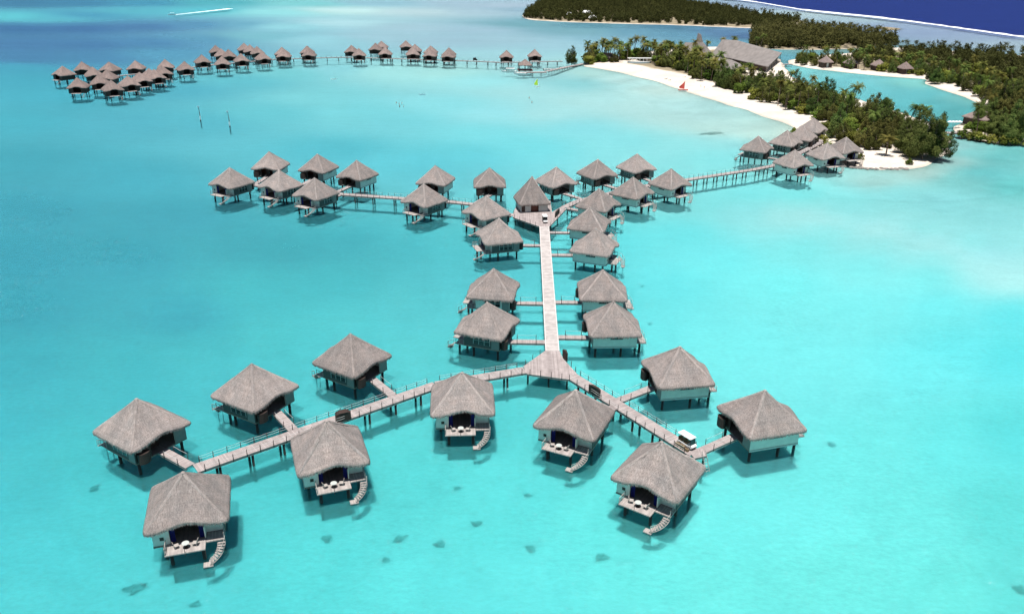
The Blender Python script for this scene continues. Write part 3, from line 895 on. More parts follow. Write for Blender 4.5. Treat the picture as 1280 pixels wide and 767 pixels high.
G1 = 'thatched bungalows around the near boardwalk'
G2 = 'thatched bungalows on the middle boardwalk'
HUTS = [
 (-57.4,106.1,57,'A','leftmost near bungalow, roof corner towards the viewer, gangway on its right side',G1),
 (-43.1,87.3,-163,'A','nearest bungalow at lower left, front of its thatched roof and deck facing the viewer',G1),
 (-43.3,117.8,60,'A','second bungalow from the left behind the left boardwalk arm, dark side window in view',G1),
 (-27.0,100.3,-160,'A','bungalow in front of the left arm, blue curtains and table on its deck',G1),
 (-29.1,129.7,58,'A','third bungalow behind the left boardwalk arm, beside the wooden screen',G1),
 (-8.1,115.5,-176,'A','bungalow facing the viewer squarely below the left arm near the boardwalk fork',G1),
 (10.2,110.1,-205,'A','bungalow just below the boardwalk fork, blue curtains, deck turned to lower left',G1),
 (21.3,95.6,-214,'A','nearest bungalow at lower right, table and chairs on deck and curling stair',G1),
 (40.2,110.6,-74,'A','rightmost near bungalow with white side wall, joined to the boardwalk end by a gangway',G1),
 (29.6,125.8,-81,'A','bungalow with white side wall behind the right arm, left of the rightmost one',G1),
 (20.1,145.5,-87,'A','nearest bungalow on the right side of the straight boardwalk, white wall below eave',G1),
 (19.8,163.1,-91,'A','second bungalow on the right of the straight boardwalk, partly behind the nearest',G1),
 (-4.9,144.6,70,'A','nearest bungalow on the left side of the straight boardwalk, dark boarded wall',G1),
 (-4.1,163.2,81,'B','second bungalow on the left of the straight boardwalk, pale wall below eave',G1),
 (-3.6,200.0,-252,'A','third bungalow on the left of the straight boardwalk, dark wall and piles showing',G1),
 (20.9,192.3,-112,'A','third bungalow on the right of the straight boardwalk, deck rails at its right',G1),
 (21.1,210.9,-108,'A','fourth bungalow on the right of the straight boardwalk, wedged between two other roofs',G1),
 (-90.8,251.4,-210,'A','bungalow at the far left end of the middle boardwalk',G2),
 (-84.7,274.4,-6,'A','back row bungalow nearest the left end of the middle boardwalk',G2),
 (-74.3,248.7,-213,'A','front row bungalow second from the left on the middle boardwalk',G2),
 (-67.3,271.5,-19,'A','back row bungalow, second from the left on the middle boardwalk',G2),
 (-60.9,239.4,-210,'A','front row bungalow third from the left on the middle boardwalk, bathing platform below',G2),
 (-52.3,262.9,-27,'A','back row bungalow third from the left, at the start of the long open boardwalk',G2),
 (-25.5,256.8,-15,'A','bungalow behind the middle boardwalk, half hidden by a front row roof, between open stretches',G2),
 (-26.8,233.4,-216,'A','front row bungalow standing alone between the two open stretches of middle boardwalk',G2),
 (-7.7,254.4,3,'A','bungalow behind the middle boardwalk whose entrance faces the viewer squarely',G2),
 (-7.7,221.4,-231,'A','bungalow left of the reception hall platform, overlapped by the roof before it',G2),
 (14.0,256.5,33,'A','bungalow directly behind and right of the tall reception hall',G2),
 (28.6,267.8,31,'A','second bungalow behind the boardwalk to the right of the reception hall',G2),
 (43.2,276.6,33,'A','rearmost bungalow right of the reception hall, third in the back row',G2),
 (51.3,255.5,-142,'A','rightmost bungalow of the middle cluster, where the boardwalk leaves for the island',G2),
 (37.4,244.2,-130,'A','front row bungalow second from the right end of the middle cluster',G2),
 (25.4,230.2,-124,'A','bungalow with deck at right, just beyond the fourth roof along the straight boardwalk',G2),
 (94.7,309.6,55,'A','leftmost bungalow at the island tip, on piles over shallow water','thatched bungalows at the island tip'),
 (109.6,321.4,48,'A','second bungalow from the left at the island tip','thatched bungalows at the island tip'),
 (119.7,332.3,55,'A','third bungalow from the left at the island tip, beside a green bush','thatched bungalows at the island tip'),
 (129.7,349.3,49,'A','rearmost bungalow at the island tip, close against the trees','thatched bungalows at the island tip'),
 (101.1,285.4,-153,'A','nearest bungalow at the island tip, where the long boardwalk arrives','thatched bungalows at the island tip'),
 (117.4,298.3,-163,'A','bungalow at the island tip overlapped by its neighbour, deck over turquoise water','thatched bungalows at the island tip'),
 (128.4,308.8,-159,'A','rightmost bungalow at the island tip, standing at the sandy shore','thatched bungalows at the island tip'),
]
for x, y, r, p, lab, g in HUTS:
    put(protoA if p == 'A' else protoB, x, y, r, lab, g)

# far pier: apex pixel, outward heading
FRONT = [(95.7,96.7,-75),(122.8,92.5,-65),(138.4,99.8,-55),(159.3,94.6,-50),(173.9,90,-45),(185.9,85.3,-45),(201.5,81.6,-50),(230.2,76.4,-60),
         (276.8,70.2,-70),(300.8,66.6,-65),(327.6,64.5,-60),(353.9,61.5,-85),(385.5,60.3,-85),(448.4,60.2,-80),(481.2,58.7,-85),(515.5,59.2,-80),(537.4,60.8,-95),(560.4,62,-95)]
BACK = [(77.7,82.3,-120),(101.7,76.6,110),(115.3,83.2,120),(132.7,86.8,95),(135.8,77.1,80),(168.7,75.3,100),(192.1,86.3,-45),(205.7,73.8,110),(251.8,68,-60),
        (269,56.2,110),(276,60.5,110),(285.2,61.4,110),(304.7,53.6,115),(312,55.6,110),(320.9,57.7,110),(351.8,58.6,95),(383.4,57,95),(439,56.1,90),(469.2,53.5,90),(476.5,50.9,90),
        (507.3,50.3,100),(518.5,55,90),(538.2,56.9,85),(561,59.3,85)]
ORD = ['first','second','third','fourth','fifth','sixth','seventh','eighth','ninth','tenth','eleventh','twelfth','thirteenth','fourteenth','fifteenth','sixteenth','seventeenth','eighteenth','nineteenth','twentieth','twenty first','twenty second','twenty third','twenty fourth']
for row, nm in ((FRONT, 'front'), (BACK, 'back')):
    for i, (u, v, h) in enumerate(sorted(row)):
        p = at(u, v, ZE + DZ)
        put(protoF, p.x, p.y, h - 90, f'small bungalow, {ORD[i]} from the left in the {nm} row along the far pier', 'thatched bungalows along the far pier')
p = at(633.1, 62.3, ZE + DZ); put(protoF, p.x, p.y, 180, 'small bungalow standing alone on the far pier, left of the dock', 'thatched bungalows along the far pier')
p = at(668.5, 61.3, ZE + DZ); put(protoF, p.x, p.y, 185, 'small bungalow behind the boat dock at the right end of the far pier', 'thatched bungalows along the far pier')

# ------------------------------------------------------------------ tables and chairs on the decks that show them
def deck_table():
    t = empty('deck_table')
    MB().lathe([(.46, .71), (.48, .73), (.46, .76)], 20).build('table_top', M['frame'], t, False)
    MB().tube((0, 0, .03), (0, 0, .705), .06, 8).build('stem', M['dark_wood'], t)
    MB().lathe([(.3, 0), (.28, .03)], 12).build('base', M['dark_wood'], t)
    return t
def deck_chair():
    t = empty('deck_chair')
    MB().box(-.3, .3, -.3, .3, .40, .46).build('seat', M['rail'], t)
    MB().add([(-.3, .26, .46), (.3, .26, .46), (.3, .4, 1.0), (-.3, .4, 1.0), (-.3, .31, .46), (.3, .31, .46), (.3, .45, 1.0), (-.3, .45, 1.0)],
             [(0, 1, 2, 3), (7, 6, 5, 4), (0, 4, 5, 1), (1, 5, 6, 2), (2, 6, 7, 3), (3, 7, 4, 0)]).build('backrest', M['rail'], t)
    for x in (-.26, .26):
        for y in (-.26, .26):
            MB().tube((x, y, 0), (x, y, .4), .03, 5).build('leg', M['frame'], t)
    return t
pt, pc = deck_table(), deck_chair()
DECKS = [(1, 'nearest bungalow at lower left'), (3, 'bungalow in front of the left arm'), (5, 'bungalow below the left arm facing the viewer'),
         (6, 'bungalow just below the fork'), (7, 'nearest bungalow at lower right')]
first = True
for k, nm in DECKS:
    x, y, r = HUTS[k][:3]
    def wl(a, b):
        return (x + a * cos(RAD(r)) - b * sin(RAD(r)), y + a * sin(RAD(r)) + b * cos(RAD(r)), 2.42)
    t = pt if first else copy_tree(pt)
    t.location = wl(.35, 5.6); t.rotation_euler = (0, 0, RAD(r))
    tag(t, f'round white table on the deck of the {nm}', 'table', 'deck tables')
    for j, (a, b, q) in enumerate(((1.5, 5.35, -70), (-.75, 5.4, 75))):
        c = pc if (first and j == 0) else copy_tree(pc)
        c.location = wl(a, b); c.rotation_euler = (0, 0, RAD(r + q))
        tag(c, f'pale timber chair {"left" if j == 0 else "right"} of table, {nm}', 'chair', 'deck chairs')
    first = False

# ------------------------------------------------------------------ boardwalks
def boardwalk(name, label, p0, p1, width, z=2.5, cat='boardwalk', group=None, rails=(1, 1), piles=5.0, post=2.1, ropes=2, mat='walk', kerb=None, post_h=1.05, ext=0.0, start_pile=2.0):
    p0, p1 = Vector((p0[0], p0[1], 0)), Vector((p1[0], p1[1], 0))
    d = p1 - p0; Ln = d.length
    R = empty(name, (p0.x, p0.y, 0), math.atan2(d.y, d.x))
    tag(R, label, cat, group)
    w = width / 2
    MB().box(-ext, Ln, -w, w, z - .09, z).build('walkway_deck', M[mat], R)
    for s in (-1, 1):
        MB().box(-ext, Ln, s * (w - .12) - .09, s * (w - .12) + .09, z - .42, z - .095).build('side_beam', M['beam'], R)
        if kerb:
            MB().box(-ext, Ln, s * (w - .1) - .1, s * (w - .1) + .1, z + .004, z + .13).build('kerb', M[kerb], R)
    if piles:
        n = max(1, round((Ln - start_pile) / piles))
        pm = [MB().tube((0, 0, BED - .4), (0, 0, z - .43), .2, 8).mesh('pile', M['pile'], True)]
        for i in range(n):
            x = start_pile + (Ln - start_pile) * (i + .25) / n
            for s in (-1, 1):
                o = mobj('pile', pm[0], R); o.location = (x, s * (w - .35), 0)
            MB().box(x - .1, x + .1, -w + .1, w - .1, z - .62, z - .425).build('cross_beam', M['pile'], R)
    if post:
        n = max(1, round(Ln / post))
        pm = MB().tube((0, 0, z - .3), (0, 0, z + post_h), .06, 6).mesh('rail_post', M['post'], True)
        for s, on in ((-1, rails[0]), (1, rails[1])):
            if not on: continue
            for i in range(n):
                o = mobj('rail_post', pm, R); o.location = (Ln * (i + .5) / n, s * (w + .06), 0)
            for q in range(ropes):
                zz = z + post_h - .08 - q * .42
                pts = []
                for i in range(n):
                    xx = Ln * (i + .5) / n
                    pts.append((xx, s * (w + .06), zz))
                    if i < n - 1: pts.append((xx + Ln / n / 2, s * (w + .06), zz - .06))
                if len(pts) > 1:
                    MB().path(pts, .022, 4).build('rope', M['rope'], R)
    return R

def A2(u, v, z=2.5): return at(u, v, z)
# near arms
LA0, LA1, LA2 = A2(244, 585), A2(545, 480.5), A2(656, 462)
RA0, RA1 = A2(714, 469), A2(869, 566)
boardwalk('boardwalk', 'long plank boardwalk of the left arm with posts and ropes, ending at two bungalows', LA0, LA1, 2.5, group='near boardwalks')
boardwalk('boardwalk', 'short plank boardwalk between the fork and the bend of the left arm', LA1, LA2, 2.5, group='near boardwalks')
boardwalk('boardwalk', 'plank boardwalk of the right arm, a white golf cart parked near its end', RA0, RA1, 2.5, group='near boardwalks')
# straight spine
boardwalk('boardwalk', 'straight pale boardwalk leading from the fork up to the reception hall', A2(690.5, 438.5), A2(680.3, 283), 2.75, group='near boardwalks', post=0, mat='walk_pale', kerb='kerb')

def platform(name, label, pxs, z=2.496, pile_px=(), mat='walk'):
    P = [at(u, v, z) for u, v in pxs]
    c = sum(P, Vector()) / len(P)
    R = empty(name, (c.x, c.y, 0)); tag(R, label, 'platform')
    MB().prism([(p.x - c.x, p.y - c.y) for p in P], z - .09, z).build('platform_deck', M[mat], R)
    n = len(P)
    for i in range(n):
        a, b = P[i], P[(i + 1) % n]
        d = b - a
        m_ = (a + b) / 2
        inw = (c - m_); inw.z = 0; inw.normalize()
        mm = m_ + inw * .12
        MB().obox((mm.x - c.x, mm.y - c.y), math.atan2(d.y, d.x), d.length / 2 - .12, .08, z - .4, z - .095).build('side_beam', M['beam'], R)
    pm = MB().tube((0, 0, BED - .4), (0, 0, z - .1), .17, 8).mesh('pile', M['pile'], True)
    for u, v in pile_px:
        q = at(u, v, z); o = mobj('pile', pm, R); o.location = (q.x - c.x, q.y - c.y, 0)
    return R, c

JUN = [(654,457.5),(658.5,467),(711.5,474),(721,466.5),(704,448),(699.5,438),(681.5,438)]
R, c = platform('fork_platform', 'fan shaped plank platform where the straight boardwalk forks in two', JUN,
                pile_px=((660,464.5),(686,468.5),(709,471),(684,442),(700,447)))
pm = MB().tube((0, 0, 2.2), (0, 0, 3.55), .06, 6).mesh('rail_post', M['post'], True)
for a, b, n in ((JUN[1], JUN[2], 4), (JUN[3], JUN[5], 4), (JUN[0], JUN[6], 3)):
    for i in range(n):
        t = (i + .3) / n
        q = at(a[0] + (b[0] - a[0]) * t, a[1] + (b[1] - a[1]) * t, 2.5)
        o = mobj('rail_post', pm, R); o.location = (q.x - c.x, q.y - c.y, 0)

TP = [(641,267),(641,271.5),(674,283),(687,283),(708,261),(703,257.5),(690,265),(688,251),(648,251)]
R, c = platform('reception_platform', 'wide plank platform under the reception hall at the head of the straight boardwalk', TP,
                pile_px=((644,270.5),(655,274.5),(665,278.5),(676,281),(688,278),(697,269),(686,256)))
for a, b, n in ((TP[1], TP[2], 5), (TP[3], TP[4], 5)):
    for i in range(n):
        t = (i + .3) / n
        q = at(a[0] + (b[0] - a[0]) * t, a[1] + (b[1] - a[1]) * t, 2.5)
        o = mobj('rail_post', pm, R); o.location = (q.x - c.x, q.y - c.y, 0)

# middle boardwalk
ML = [A2(642, 269.3), A2(592, 255), A2(560, 251.5), A2(480, 246), A2(428, 242.5), A2(376, 236), A2(317, 231)]
MLN = ['beside the reception platform', 'behind two roofs left of the reception hall', 'with posts, right of the lone front bungalow', 'long and open, left of the lone front bungalow', 'behind the third front row roof', 'leading to the left end bungalow']
for i in range(6):
    boardwalk('boardwalk', f'section of middle boardwalk {MLN[i]}', ML[i], ML[i + 1], 2.3, group='middle boardwalk sections', ropes=1)
MR = [A2(705, 259), A2(722, 251), A2(766, 240.5), A2(812, 231), A2(861, 224), A2(940, 212), A2(966, 207)]
MRN = ['climbing right from the reception platform', 'behind the roofs right of the reception hall', 'between front and back roofs right of the reception hall', 'behind the rightmost roof of the middle cluster',
       'long and open, leading from the middle cluster to the island tip', 'arriving among the island tip bungalows']
for i in range(6):
    boardwalk('boardwalk', f'section of boardwalk {MRN[i]}', MR[i], MR[i + 1], 2.3, group='middle boardwalk sections', ropes=1)
TI = [A2(966, 207), A2(988, 197), A2(1008, 187), A2(1026, 178)]
for i, nm in enumerate(('between the nearest and leftmost roofs', 'in the middle of the group', 'reaching the shore')):
    boardwalk('boardwalk', f'boardwalk among the island tip bungalows, {nm}', TI[i], TI[i + 1], 2.4, group='island tip boardwalk sections', ropes=1)

# gangways from each bungalow's entrance to the nearest boardwalk
SEGS = [(LA0, LA1), (LA1, LA2), (RA0, RA1), (A2(690.5, 438.5), A2(680.3, 283))] + list(zip(ML[:-1], ML[1:])) + list(zip(MR[:-1], MR[1:])) + list(zip(TI[:-1], TI[1:])) 
def nearest(p, seg):
    a, b = seg; d = (b - a); d.z = 0
    t = max(0, min(1, (p - a).dot(d) / d.length_squared))
    return a + d * t
for x, y, r, p_, lab, g in HUTS:
    e = Vector((x + 4.37 * sin(RAD(r)), y - 4.37 * cos(RAD(r)), 2.5))
    direction = Vector((sin(RAD(r)), -cos(RAD(r)), 0))
    best = None
    for sgm in SEGS:
        q = nearest(e, sgm); q.z = 2.5
        cost = (q - e).length * (1.4 - (q - e).normalized().dot(direction))
        if best is None or cost < best[0]: best = (cost, q, sgm)
    q = best[1]
    d = (q - e); dist = d.length
    half = 1.25
    if dist > half + .5:
        q = e + d * ((dist - half) / dist)
        short = lab.split(',')[0]
        if len(short.split()) > 10: short = ' '.join(short.split()[:10])
        if short.split()[-1] in ('the', 'a', 'of', 'its', 'on', 'at', 'by', 'whose', 'and'): short = ' '.join(short.split()[:-1])
        boardwalk('gangway', f'plank gangway to the {short}', e, q, 1.6, 2.47, 'gangway', 'gangways to the bungalows', piles=0, post=max(1.6, dist / 2.2), ropes=1)

# ladder hanging from the end of the right arm
R = empty('swim_ladder', at(879, 569, 2.4)); tag(R, 'wooden ladder going down into the water at the end of the right arm', 'ladder')
a = at(879, 570, 2.5) - at(879, 569, 2.4); b = at(886, 590, 0) - at(879, 569, 2.4); b.z = -2.9
w_ = Vector((.3, .12, 0))
for s in (-1, 1): MB().tube(a * 0 + w_ * s + Vector((0, 0, .9)), b + w_ * s, .05, 6).build('ladder_rail', M['rail'], R)
for i in range(7):
    c = (b * ((i + .5) / 7))
    MB().tube(c + w_ * -1, c + w_, .04, 5).build('rung', M['rail'], R)
# end landing of the right arm
platform('end_landing', 'small plank landing joining the right arm to the rightmost gangway', [(861,563),(868,572.5),(884,569),(880,560)], 2.504, ((868,570),(880,567)))

# reception hall on its platform
P = empty('reception_hall', (5.68, 235.3, 0), RAD(11.4 - 0))
tag(P, 'tall steep thatched hall standing at the head of the straight boardwalk', 'hall')
roof = mobj('roof', roof_mesh('hall_roof', 9.7, 4.9, 7.6, M['thatch'], (0, 0, 0, 0), seed=4), P)
for k in range(4): mobj('hip_ridge', ridge_mesh('hip_ridge', 9.7, 4.9, 7.6, k, M['thatch_ridge']), roof)
MB().box(-4.2, 4.2, -4.1, 4.2, 2.3, 2.53).build('floor', M['floor'], P)
mb = MB().box(-4.1, -1.1, -4.0, -3.86, 2.55, 5.6).box(1.3, 4.1, -4.0, -3.86, 2.55, 5.6).box(-4.1, -3.96, -3.85, 4.1, 2.55, 5.6).box(3.96, 4.1, -3.85, 4.1, 2.55, 5.6).box(-3.95, 3.95, 3.96, 4.1, 2.55, 5.6)
mb.build('wall', M['frame'], P)
MB().box(-3.95, -2.9, -4.06, -4.003, 2.7, 5.2).build('corner_panel', M['dark_wood'], P)
MB().box(-1.05, 1.25, -3.5, -3.4, 2.55, 5.5).build('door', M['red_wood'], P)
for x in (-4, 0, 4):
    for y in (-3.8, 0, 3.8):
        MB().tube((x * .9, y, BED - .4), (x * .9, y, 2.29), .2, 8).build('pile', M['pile'], P, True)

# wooden screens on the boardwalks
def screen(label, pa, pb, h, th=.22):
    a, b = pa, pb
    d = b - a
    R = empty('wooden_screen', ((a.x + b.x) / 2, (a.y + b.y) / 2, 2.51), math.atan2(d.y, d.x)); tag(R, label, 'screen', 'dark wooden screens on the boardwalks')
    l = d.length / 2
    prof = [(-l, 0), (l, 0), (l, h - .25), (l - .2, h - .05), (l - .5, h), (-l + .5, h), (-l + .2, h - .05), (-l, h - .25)]
    n = len(prof)
    MB().add([(x, -th / 2, z) for x, z in prof] + [(x, th / 2, z) for x, z in prof],
             [tuple(range(n)), tuple(range(2 * n - 1, n - 1, -1))] + [((k + 1) % n, k, n + k, n + (k + 1) % n) for k in range(n)]).build('panel', M['wicker'], R)
    MB().box(-l + .5, l - .5, -th / 2 - .06, th / 2 + .06, h + .003, h + .07).build('cap_rail', M['dark_wood'], R)
    for x in (-l - .06, l + .06): MB().box(x - .055, x + .055, -.08, .08, -.1, h - .1).build('post', M['dark_wood'], R)
    return R
screen('dark brown wooden screen standing across the left boardwalk arm', at(420.5, 526, 2.5), at(438, 522, 2.5), 1.5, 1.1)
screen('dark brown wooden screen with rounded corners on the right boardwalk arm', at(736.5, 489.5, 2.5), at(749.5, 496.5, 2.5), 1.6, .35)
screen('narrow dark screen standing beside the top right edge of the fork platform', at(704.3, 447, 2.5), at(708.5, 451.5, 2.5), 1.9, .3)
screen('small dark screen on the boardwalk just right of the reception hall', at(694, 272, 2.5), at(699, 266.5, 2.5), 1.5, .25)

# golf carts
def golf_cart(luggage):
    R = empty('golf_cart')
    # x forward
    MB().add([(-1.5, -.6, .3), (1.3, -.6, .3), (1.5, -.55, .62), (1.2, -.55, .85), (.6, -.6, .55), (-1.5, -.6, .62),
              (-1.5, .6, .3), (1.3, .6, .3), (1.5, .55, .62), (1.2, .55, .85), (.6, .6, .55), (-1.5, .6, .62)],
             [(0, 1, 2, 3, 4, 5), (11, 10, 9, 8, 7, 6), (0, 6, 7, 1), (1, 7, 8, 2), (2, 8, 9, 3), (3, 9, 10, 4), (4, 10, 11, 5), (5, 11, 6, 0)]).build('body', M['white_paint'], R)
    P = []
    MB().prism([(-1.55, -.58), (-1.45, -.68), (1.0, -.68), (1.1, -.58), (1.1, .58), (1.0, .68), (-1.45, .68), (-1.55, .58)], 1.86, 1.95).build('canopy', M['white_paint'], R)
    for x in (-1.35, .95):
        for y in (-.56, .56):
            MB().tube((x + (.2 if x > 0 else 0), y, .6), (x, y, 1.86), .03, 6).build('canopy_post', M['black'], R)
    for x in (-.05, -1.05):
        MB().box(x - .28, x + .28, -.5, .5, .63, .85).build('seat', M['tan'], R)
        MB().box(x - .36, x - .285, -.5, .5, .75, 1.3).build('seat_back', M['tan'], R)
    MB().add([(1.14, -.52, .87), (1.14, .52, .87), (.98, .52, 1.8), (.98, -.52, 1.8), (1.16, -.52, .87), (1.16, .52, .87), (1.0, .52, 1.8), (1.0, -.52, 1.8)],
             [(3, 2, 1, 0), (4, 5, 6, 7), (0, 1, 5, 4), (1, 2, 6, 5), (2, 3, 7, 6), (3, 0, 4, 7)]).build('windscreen', M['glass'], R)
    for x in (-1.0, .95):
        for y in (-.55, .55):
            wv = MB().tube((x, y - .09, .24), (x, y + .09, .24), .24, 14).build('wheel', M['black'], R)
            MB().tube((x, y - .1, .24), (x, y + .1, .24), .11, 10).build('hub', M['white_paint'], wv)
    MB().tube((.62, .28, .8), (.4, .28, 1.15), .02, 5).build('steering_column', M['black'], R)
    return R
def luggage(R_loc, rz, label, sz):
    R = empty('suitcase', R_loc, rz); tag(R, label, 'suitcase', 'luggage by the golf cart')
    MB().box(-sz[0], sz[0], -sz[1], sz[1], 0, sz[2]).build('case', M['tan'], R)
    MB().tube((-.1, 0, sz[2] + .05), (.1, 0, sz[2] + .05), .025, 5).build('handle', M['black'], R)
a, b = at(846, 551.5, 2.5), at(867, 564.5, 2.5)
hd = math.atan2(b.y - a.y, b.x - a.x)
c = golf_cart(True)
cc = (a + b) / 2 + Vector((-sin(hd), cos(hd), 0)) * .42
c.location = (cc.x, cc.y, 2.505); c.rotation_euler = (0, 0, hd)
c.scale = (1.02, 1.0, 1.0)
tag(c, 'white roofed golf cart parked at the end of the right boardwalk arm', 'golf cart', 'golf carts')
for i, (t, off, sz, nm) in enumerate(((-.9, -.72, (.38, .25, .5), 'rearmost'), (0.1, -.74, (.42, .24, .62), 'middle'), (.95, -.70, (.34, .22, .42), 'front'))):
    q = (a + b) / 2 + Vector((cos(hd), sin(hd), 0)) * t + Vector((-sin(hd), cos(hd), 0)) * off
    luggage((q.x, q.y, 2.505), hd, f'{nm} tan suitcase standing beside the parked golf cart', sz)
c2 = copy_tree(c)
q = at(681, 277.5, 2.5)
c2.location = (q.x, q.y, 2.505); c2.rotation_euler = (0, 0, RAD(-83)); c2.scale = (1.0, 1.0, 1.0)
tag(c2, 'white roofed golf cart with dark windscreen in front of the reception hall', 'golf cart', 'golf carts')

# far pier
FP = [(703,76.5,'by the shore'),(626,78,'behind the boat dock'),(602,76.8,'left of the lone bungalow'),(575,75.8,'where a dark cart stands'),(520,74,'behind the right cluster'),(470,72.5,'between the right cluster roofs'),(430,71.5,'at the pair of roofs left of the right cluster'),(398,72.3,'long and open, in the middle'),(345,74,'behind the pairs of roofs'),
      (312,77,'behind the dense middle cluster'),(270,80.5,'through the dense middle cluster'),(240,84,'left of the dense middle cluster'),(200,89.5,'right of the left end cluster'),(160,93.5,'entering the left end cluster'),(112,98,'')]
for i in range(len(FP) - 1):
    p0 = at(FP[i][0], FP[i][1], 2.5); p1 = at(FP[i + 1][0], FP[i + 1][1], 2.5)
    boardwalk('boardwalk', f'section of far pier {FP[i][2]}', p0, p1, 2.3, group='far pier sections', ropes=0, post=4, piles=7.5)
# boat dock and its branch
boardwalk('boardwalk', 'low boardwalk from the beach down to the boat dock', at(729, 79.5, 1), at(683, 89, 1), 3.0, 1.0, group='dock boardwalks', ropes=0, post=4, piles=7)
boardwalk('boardwalk', 'low plank boat dock lying on the water beside moored white boats', at(683, 90, .8), at(646, 90.5, .8), 4.0, .8, group='dock boardwalks', post=0, piles=7)
p = at(656.5, 73.8, 8.0)
R = empty('dock_pavilion', (p.x, p.y, 0), RAD(3)); tag(R, 'open sided pavilion with thatched roof standing on the boat dock', 'pavilion')
mobj('roof', roof_mesh('pavilion_roof', 9.2, 4.0, 4.2, M['thatch_far'], ns=12, nt=5, seed=3), R)
MB().box(-5.2, 5.2, -4.6, 4.6, .55, .9).build('floor', M['red_wood'], R)
for x in (-3.9, 0, 3.9):
    for y in (-3.9, 3.9): MB().tube((x, y, BED), (x, y, 4.4), .16, 6).build('post', M['pile'], R)
q = at(594, 76, 2.5)
R = empty('cargo_cart', (q.x, q.y, 2.5), 0); tag(R, 'small dark cart standing on the far pier between two bungalows', 'cart')
MB().box(-1.6, 1.6, -.7, .7, .35, 1.1).box(-1.5, .8, -.65, .65, 1.103, 2.1).build('body', M['black'], R)
for x in (-1, 1):
    for y in (-.72, .72): MB().tube((x, y - .08, .3), (x, y + .08, .3), .29, 10).build('wheel', M['black'], R)

# ------------------------------------------------------------------ boats
def hull(mb, L, W, H, z0=-.25):
    n = 10
    vs = []
    for i in range(n + 1):
        t = i / n
        w = W / 2 * (1 - max(0, (t - .45) / .55) ** 2.2) if i < n else .03
        zz = H + .25 * t * t
        for s, z, k in ((-1, zz, 1), (-1, z0 + .1, .72), (0, z0, 0), (1, z0 + .1, .72), (1, zz, 1)):
            vs.append((-L / 2 + L * t * (1 if z > 0 else .97), s * w * k, z))
    fs = []
    for i in range(n):
        for j in range(4):
            fs.append((i * 5 + j, i * 5 + 5 + j, i * 5 + 6 + j, i * 5 + 1 + j))
    fs.append((0, 1, 2, 3, 4)); fs.append(tuple(n * 5 + j for j in range(4, -1, -1)))
    mb.add(vs, fs)
    # foredeck and sole
    mb.add([(-L / 2 + .1, -W * .46, H - .25), (L * .12, -W * .46, H - .2), (L * .46, 0, H + .1), (L * .12, W * .46, H - .2), (-L / 2 + .1, W * .46, H - .25)], [(0, 1, 2, 3, 4)])
    return mb
def boat(label, px, L, W, rz, canopy, cat='boat', group='boats at the dock', zwater=0):
    q = at(px[0], px[1], 0)
    R = empty('motor_boat', (q.x, q.y, zwater), RAD(rz)); tag(R, label, cat, group)
    hull(MB(), L, W, .9).build('hull', M['white_paint'], R)
    MB().box(-L * .28, -L * .2, -W * .3, W * .3, .68, 1.1).box(-L * .02, L * .06, -W * .3, W * .3, .7, 1.15).build('bench', M['frame'], R)
    MB().box(-L / 2 - .35, -L / 2 + .02, -.2, .2, .1, 1.25).build('outboard_motor', M['black'], R)
    if canopy:
        MB().prism([(-L * .38, -W * .5), (L * .16, -W * .5), (L * .2, 0), (L * .16, W * .5), (-L * .38, W * .5)], 2.5, 2.68).build('canopy', M['white_paint'], R)
        for x in (-L * .34, L * .12):
            for y in (-W * .42, W * .42): MB().tube((x, y, .8), (x, y, 2.5), .05, 5).build('canopy_post', M['frame'], R)
        MB().box(L * .14, L * .17, -W * .4, W * .4, .9, 1.7).build('windscreen', M['glass'], R)
    return R
boat('white covered motor boat moored at the left end of the dock', (636, 90.5), 10.5, 3.4, 180, True)
boat('open white motor boat moored in front of the dock pavilion', (650, 93), 9, 2.6, 178, False)
boat('open white boat moored at the right end of the dock', (686, 88), 8, 2.4, 20, False)
boat('small white boat moored beside the low dock boardwalk', (705, 85.8), 6.5, 2, 25, False)
boat('tiny speeding motor boat with a white wake, far out on the lagoon', (214.5, 19), 9, 3, 196, True, group='boats out on the lagoon')
# wake
p, q = at(218, 18.7), at(288, 11)
d = q - p; nrm = Vector((-d.y, d.x, 0)).normalized()
vs = []
nk = 40
for i in range(nk + 1):
    t = i / nk
    w = (1.4 + 3.2 * t) * (1 + .5 * mnoise.noise((i * .8, 0, 0)))
    c = p + d * t
    vs += [c - nrm * w, c + Vector((0, 0, .25 * (1 - t))), c + nrm * w]
for v_ in vs: v_.z = max(v_.z, .03)
tag(MB().add(vs, [(3 * i + j, 3 * i + 3 + j, 3 * i + 4 + j, 3 * i + 1 + j) for i in range(nk) for j in range(2)]).build('boat_wake', M['foam'], smooth=True), kind='structure')

